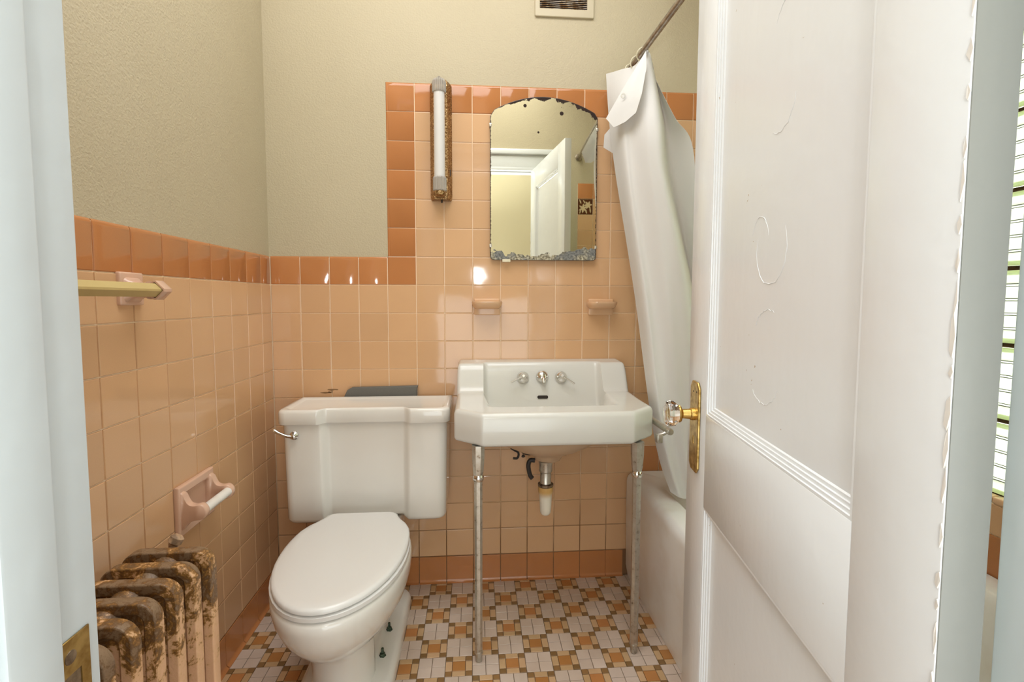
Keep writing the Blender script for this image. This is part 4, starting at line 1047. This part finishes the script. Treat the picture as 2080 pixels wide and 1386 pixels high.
# ------------------------------------------------------------------ curtain rod, rings, curtain
RA, RB = Vector((1.326, -0.001, 1.974)), Vector((1.503, -1.5345, 2.148))
rd = (RB - RA).normalized()
rod = empty('curtain_rod', tuple((RA + RB) / 2), 'grey metal shower curtain rod slanting up over the tub', 'curtain rod')
bm = NB(); tube(bm, [RA + rd * 0.006, RA + rd * 0.6, RB - rd * 0.006], 0.0105, 20); mk('tube', bm, M['rod_metal'], rod)
for p, d in ((RA, (0, -1, 0)), (RB, (0, 1, 0))):
    bm = NB(); lathe(bm, p, d, [(0, 0.024), (0.004, 0.024), (0.012, 0.016), (0.024, 0.0125), (0.026, 0.0115)], 24); mk('flange', bm, M['rod_metal'], rod)
for i, tt in enumerate((0.048, 0.072, 0.090, 0.118, 0.150)):
    c = RA + (RB - RA) * tt; bm = NB(); R0 = 0.021; n = 26; tilt = (-0.35, 0.25, -0.1, 0.5, 0.8)[i]
    u = Vector((1, 0, 0)); v = (Vector((0, 0, 1)) + rd * tilt).normalized(); pts = []
    for k in range(n):
        a = 2 * PI * k / n; pts.append(c + Vector((0, 0, -0.0085)) + u * R0 * math.cos(a) + v * R0 * math.sin(a))
    rings = []
    for k in range(n):
        d = (pts[(k + 1) % n] - pts[k - 1]).normalized(); s = u.cross(v).normalized(); w = d.cross(s)
        rings.append([pts[k] + (s * math.cos(2 * PI * j / 8) + w * math.sin(2 * PI * j / 8)) * 0.0021 for j in range(8)])
    loft(bm, rings + [rings[0]], False, False); bmesh.ops.remove_doubles(bm, verts=bm.verts, dist=1e-6)
    nm = ('nearest the back wall', 'second from the back wall', 'third from the back wall', 'fourth from the back wall, tilted', 'farthest from the back wall, beside the curtain tip')[i]
    mk('curtain_ring', bm, M['ring_plastic'], label='cream plastic curtain ring on the rod, ' + nm, cat='curtain ring', group='curtain rings on the rod')

def unproj(u, v, y):
    d = RC @ Vector(((u - 1040 - PX) / FPX, 1.0, -(v - 693 - PY) / FPX)); return CAMLOC + d * ((y - CAMLOC.y) / d.y)
# strands of the sheet from left to right: traced folds, each given its own depth
ST = [
 [(1231, 150, -.060), (1237, 245, -.110), (1250, 350, -.160), (1272, 490, -.185), (1292, 620, -.200), (1318, 820, -.235), (1338, 930, -.260), (1362, 1000, -.290)],
 [(1262, 141, -.130), (1261, 245, -.205), (1272, 350, -.235), (1292, 490, -.255), (1310, 620, -.270), (1334, 820, -.290), (1354, 930, -.300), (1378, 1010, -.315)],
 [(1290, 132, -.185), (1284, 245, -.235), (1290, 350, -.250), (1312, 490, -.268), (1330, 620, -.280), (1352, 820, -.298), (1372, 930, -.304), (1394, 1014, -.318)],
 [(1314,  98, -.230), (1318, 245, -.290), (1326, 350, -.300), (1350, 490, -.305), (1368, 620, -.312), (1388, 820, -.318), (1402, 930, -.322), (1418, 1012, -.328)],
 [(1326, 130, -.228), (1345, 250, -.285), (1354, 350, -.295), (1384, 490, -.300), (1408, 620, -.305), (1424, 820, -.310), (1436, 930, -.315), (1448, 1008, -.322)],
 [(1329, 150, -.170), (1350, 250, -.130), (1362, 350, -.120), (1388, 490, -.130), (1414, 620, -.140), (1440, 820, -.170), (1455, 930, -.200), (1468, 1000, -.220)],
 [(1333, 165, -.185), (1372, 240, -.180), (1407, 300, -.185), (1418, 480, -.190), (1440, 620, -.195), (1470, 820, -.210), (1490, 930, -.225), (1505, 998, -.240)]]
NT, NA = 60, 9
S3 = [cat([unproj(*q) for q in s], NT) for s in ST]
bm = NB(); rows = []
for i in range(NT):
    col = cat([s[i] for s in S3], (len(ST) - 1) * NA + 1); t = i / (NT - 1); row = []
    for j, p in enumerate(col):
        wv = 0.0012 * t * math.sin(j * 0.9 + 2.5 * t) + 0.0025 * noise.noise(Vector((j * 0.12, t * 5, 0)))
        row.append(bm.verts.new((p.x, p.y + wv, p.z)))
    rows.append(row)
for a, b in zip(rows, rows[1:]):
    for j in range(len(a) - 1): bm.faces.new((a[j], a[j + 1], b[j + 1], b[j]))
bmesh.ops.recalc_face_normals(bm, faces=bm.faces)
bm.normal_update(); bmesh.ops.solidify(bm, geom=list(bm.faces), thickness=0.0008)
curt = empty('shower_curtain', tuple(unproj(1400, 1010, -.31)), 'white vinyl shower curtain bunched at the far end of the rod', 'shower curtain')
mk('sheet', bm, M['curtain_vinyl'], curt, ang=80)
# corner of the hem folded over the front, with its eyelet
fl = [(1313, 102, -.262), (1301, 122, -.258), (1264, 183, -.235), (1231, 241, -.210), (1247, 259, -.232), (1270, 248, -.262), (1292, 229, -.285), (1304, 190, -.295), (1313, 140, -.285)]
bm = NB(); F = [unproj(*q) for q in fl]; cen = unproj(1276, 200, -.262)
vc = bm.verts.new(cen); vr = [bm.verts.new(p) for p in F]
for k in range(len(vr)): bm.faces.new((vc, vr[k], vr[(k + 1) % len(vr)]))
bmesh.ops.subdivide_edges(bm, edges=bm.edges, cuts=2, use_grid_fill=True)
bmesh.ops.recalc_face_normals(bm, faces=bm.faces); bm.normal_update(); bmesh.ops.solidify(bm, geom=list(bm.faces), thickness=0.0008)
mk('hem_corner', bm, M['curtain_vinyl'], curt, ang=80)
bm = NB(); gp = unproj(1266, 195, -.262); gn = (CAMLOC - gp).normalized()
lathe(bm, gp - gn * 0.004, gn, [(0, 0.0042), (0, 0.0078), (0.0012, 0.0078), (0.0016, 0.006), (0.0012, 0.0042), (0, 0.0042)], 24, False, False); mk('eyelet', bm, M['worn_chrome'], curt)
# back corner of the sheet that sticks out on the left, near the wall
pk = [(1228, 274, -.06), (1252, 246, -.10), (1262, 300, -.13), (1256, 318, -.11), (1226, 300, -.05)]
bm = NB(); F = [bm.verts.new(unproj(*q)) for q in pk]; bm.faces.new(F); bmesh.ops.triangulate(bm, faces=bm.faces)
bmesh.ops.subdivide_edges(bm, edges=bm.edges, cuts=2, use_grid_fill=True); bm.normal_update(); bmesh.ops.solidify(bm, geom=list(bm.faces), thickness=0.0008)
mk('hem_tail', bm, M['curtain_vinyl'], curt, ang=80)
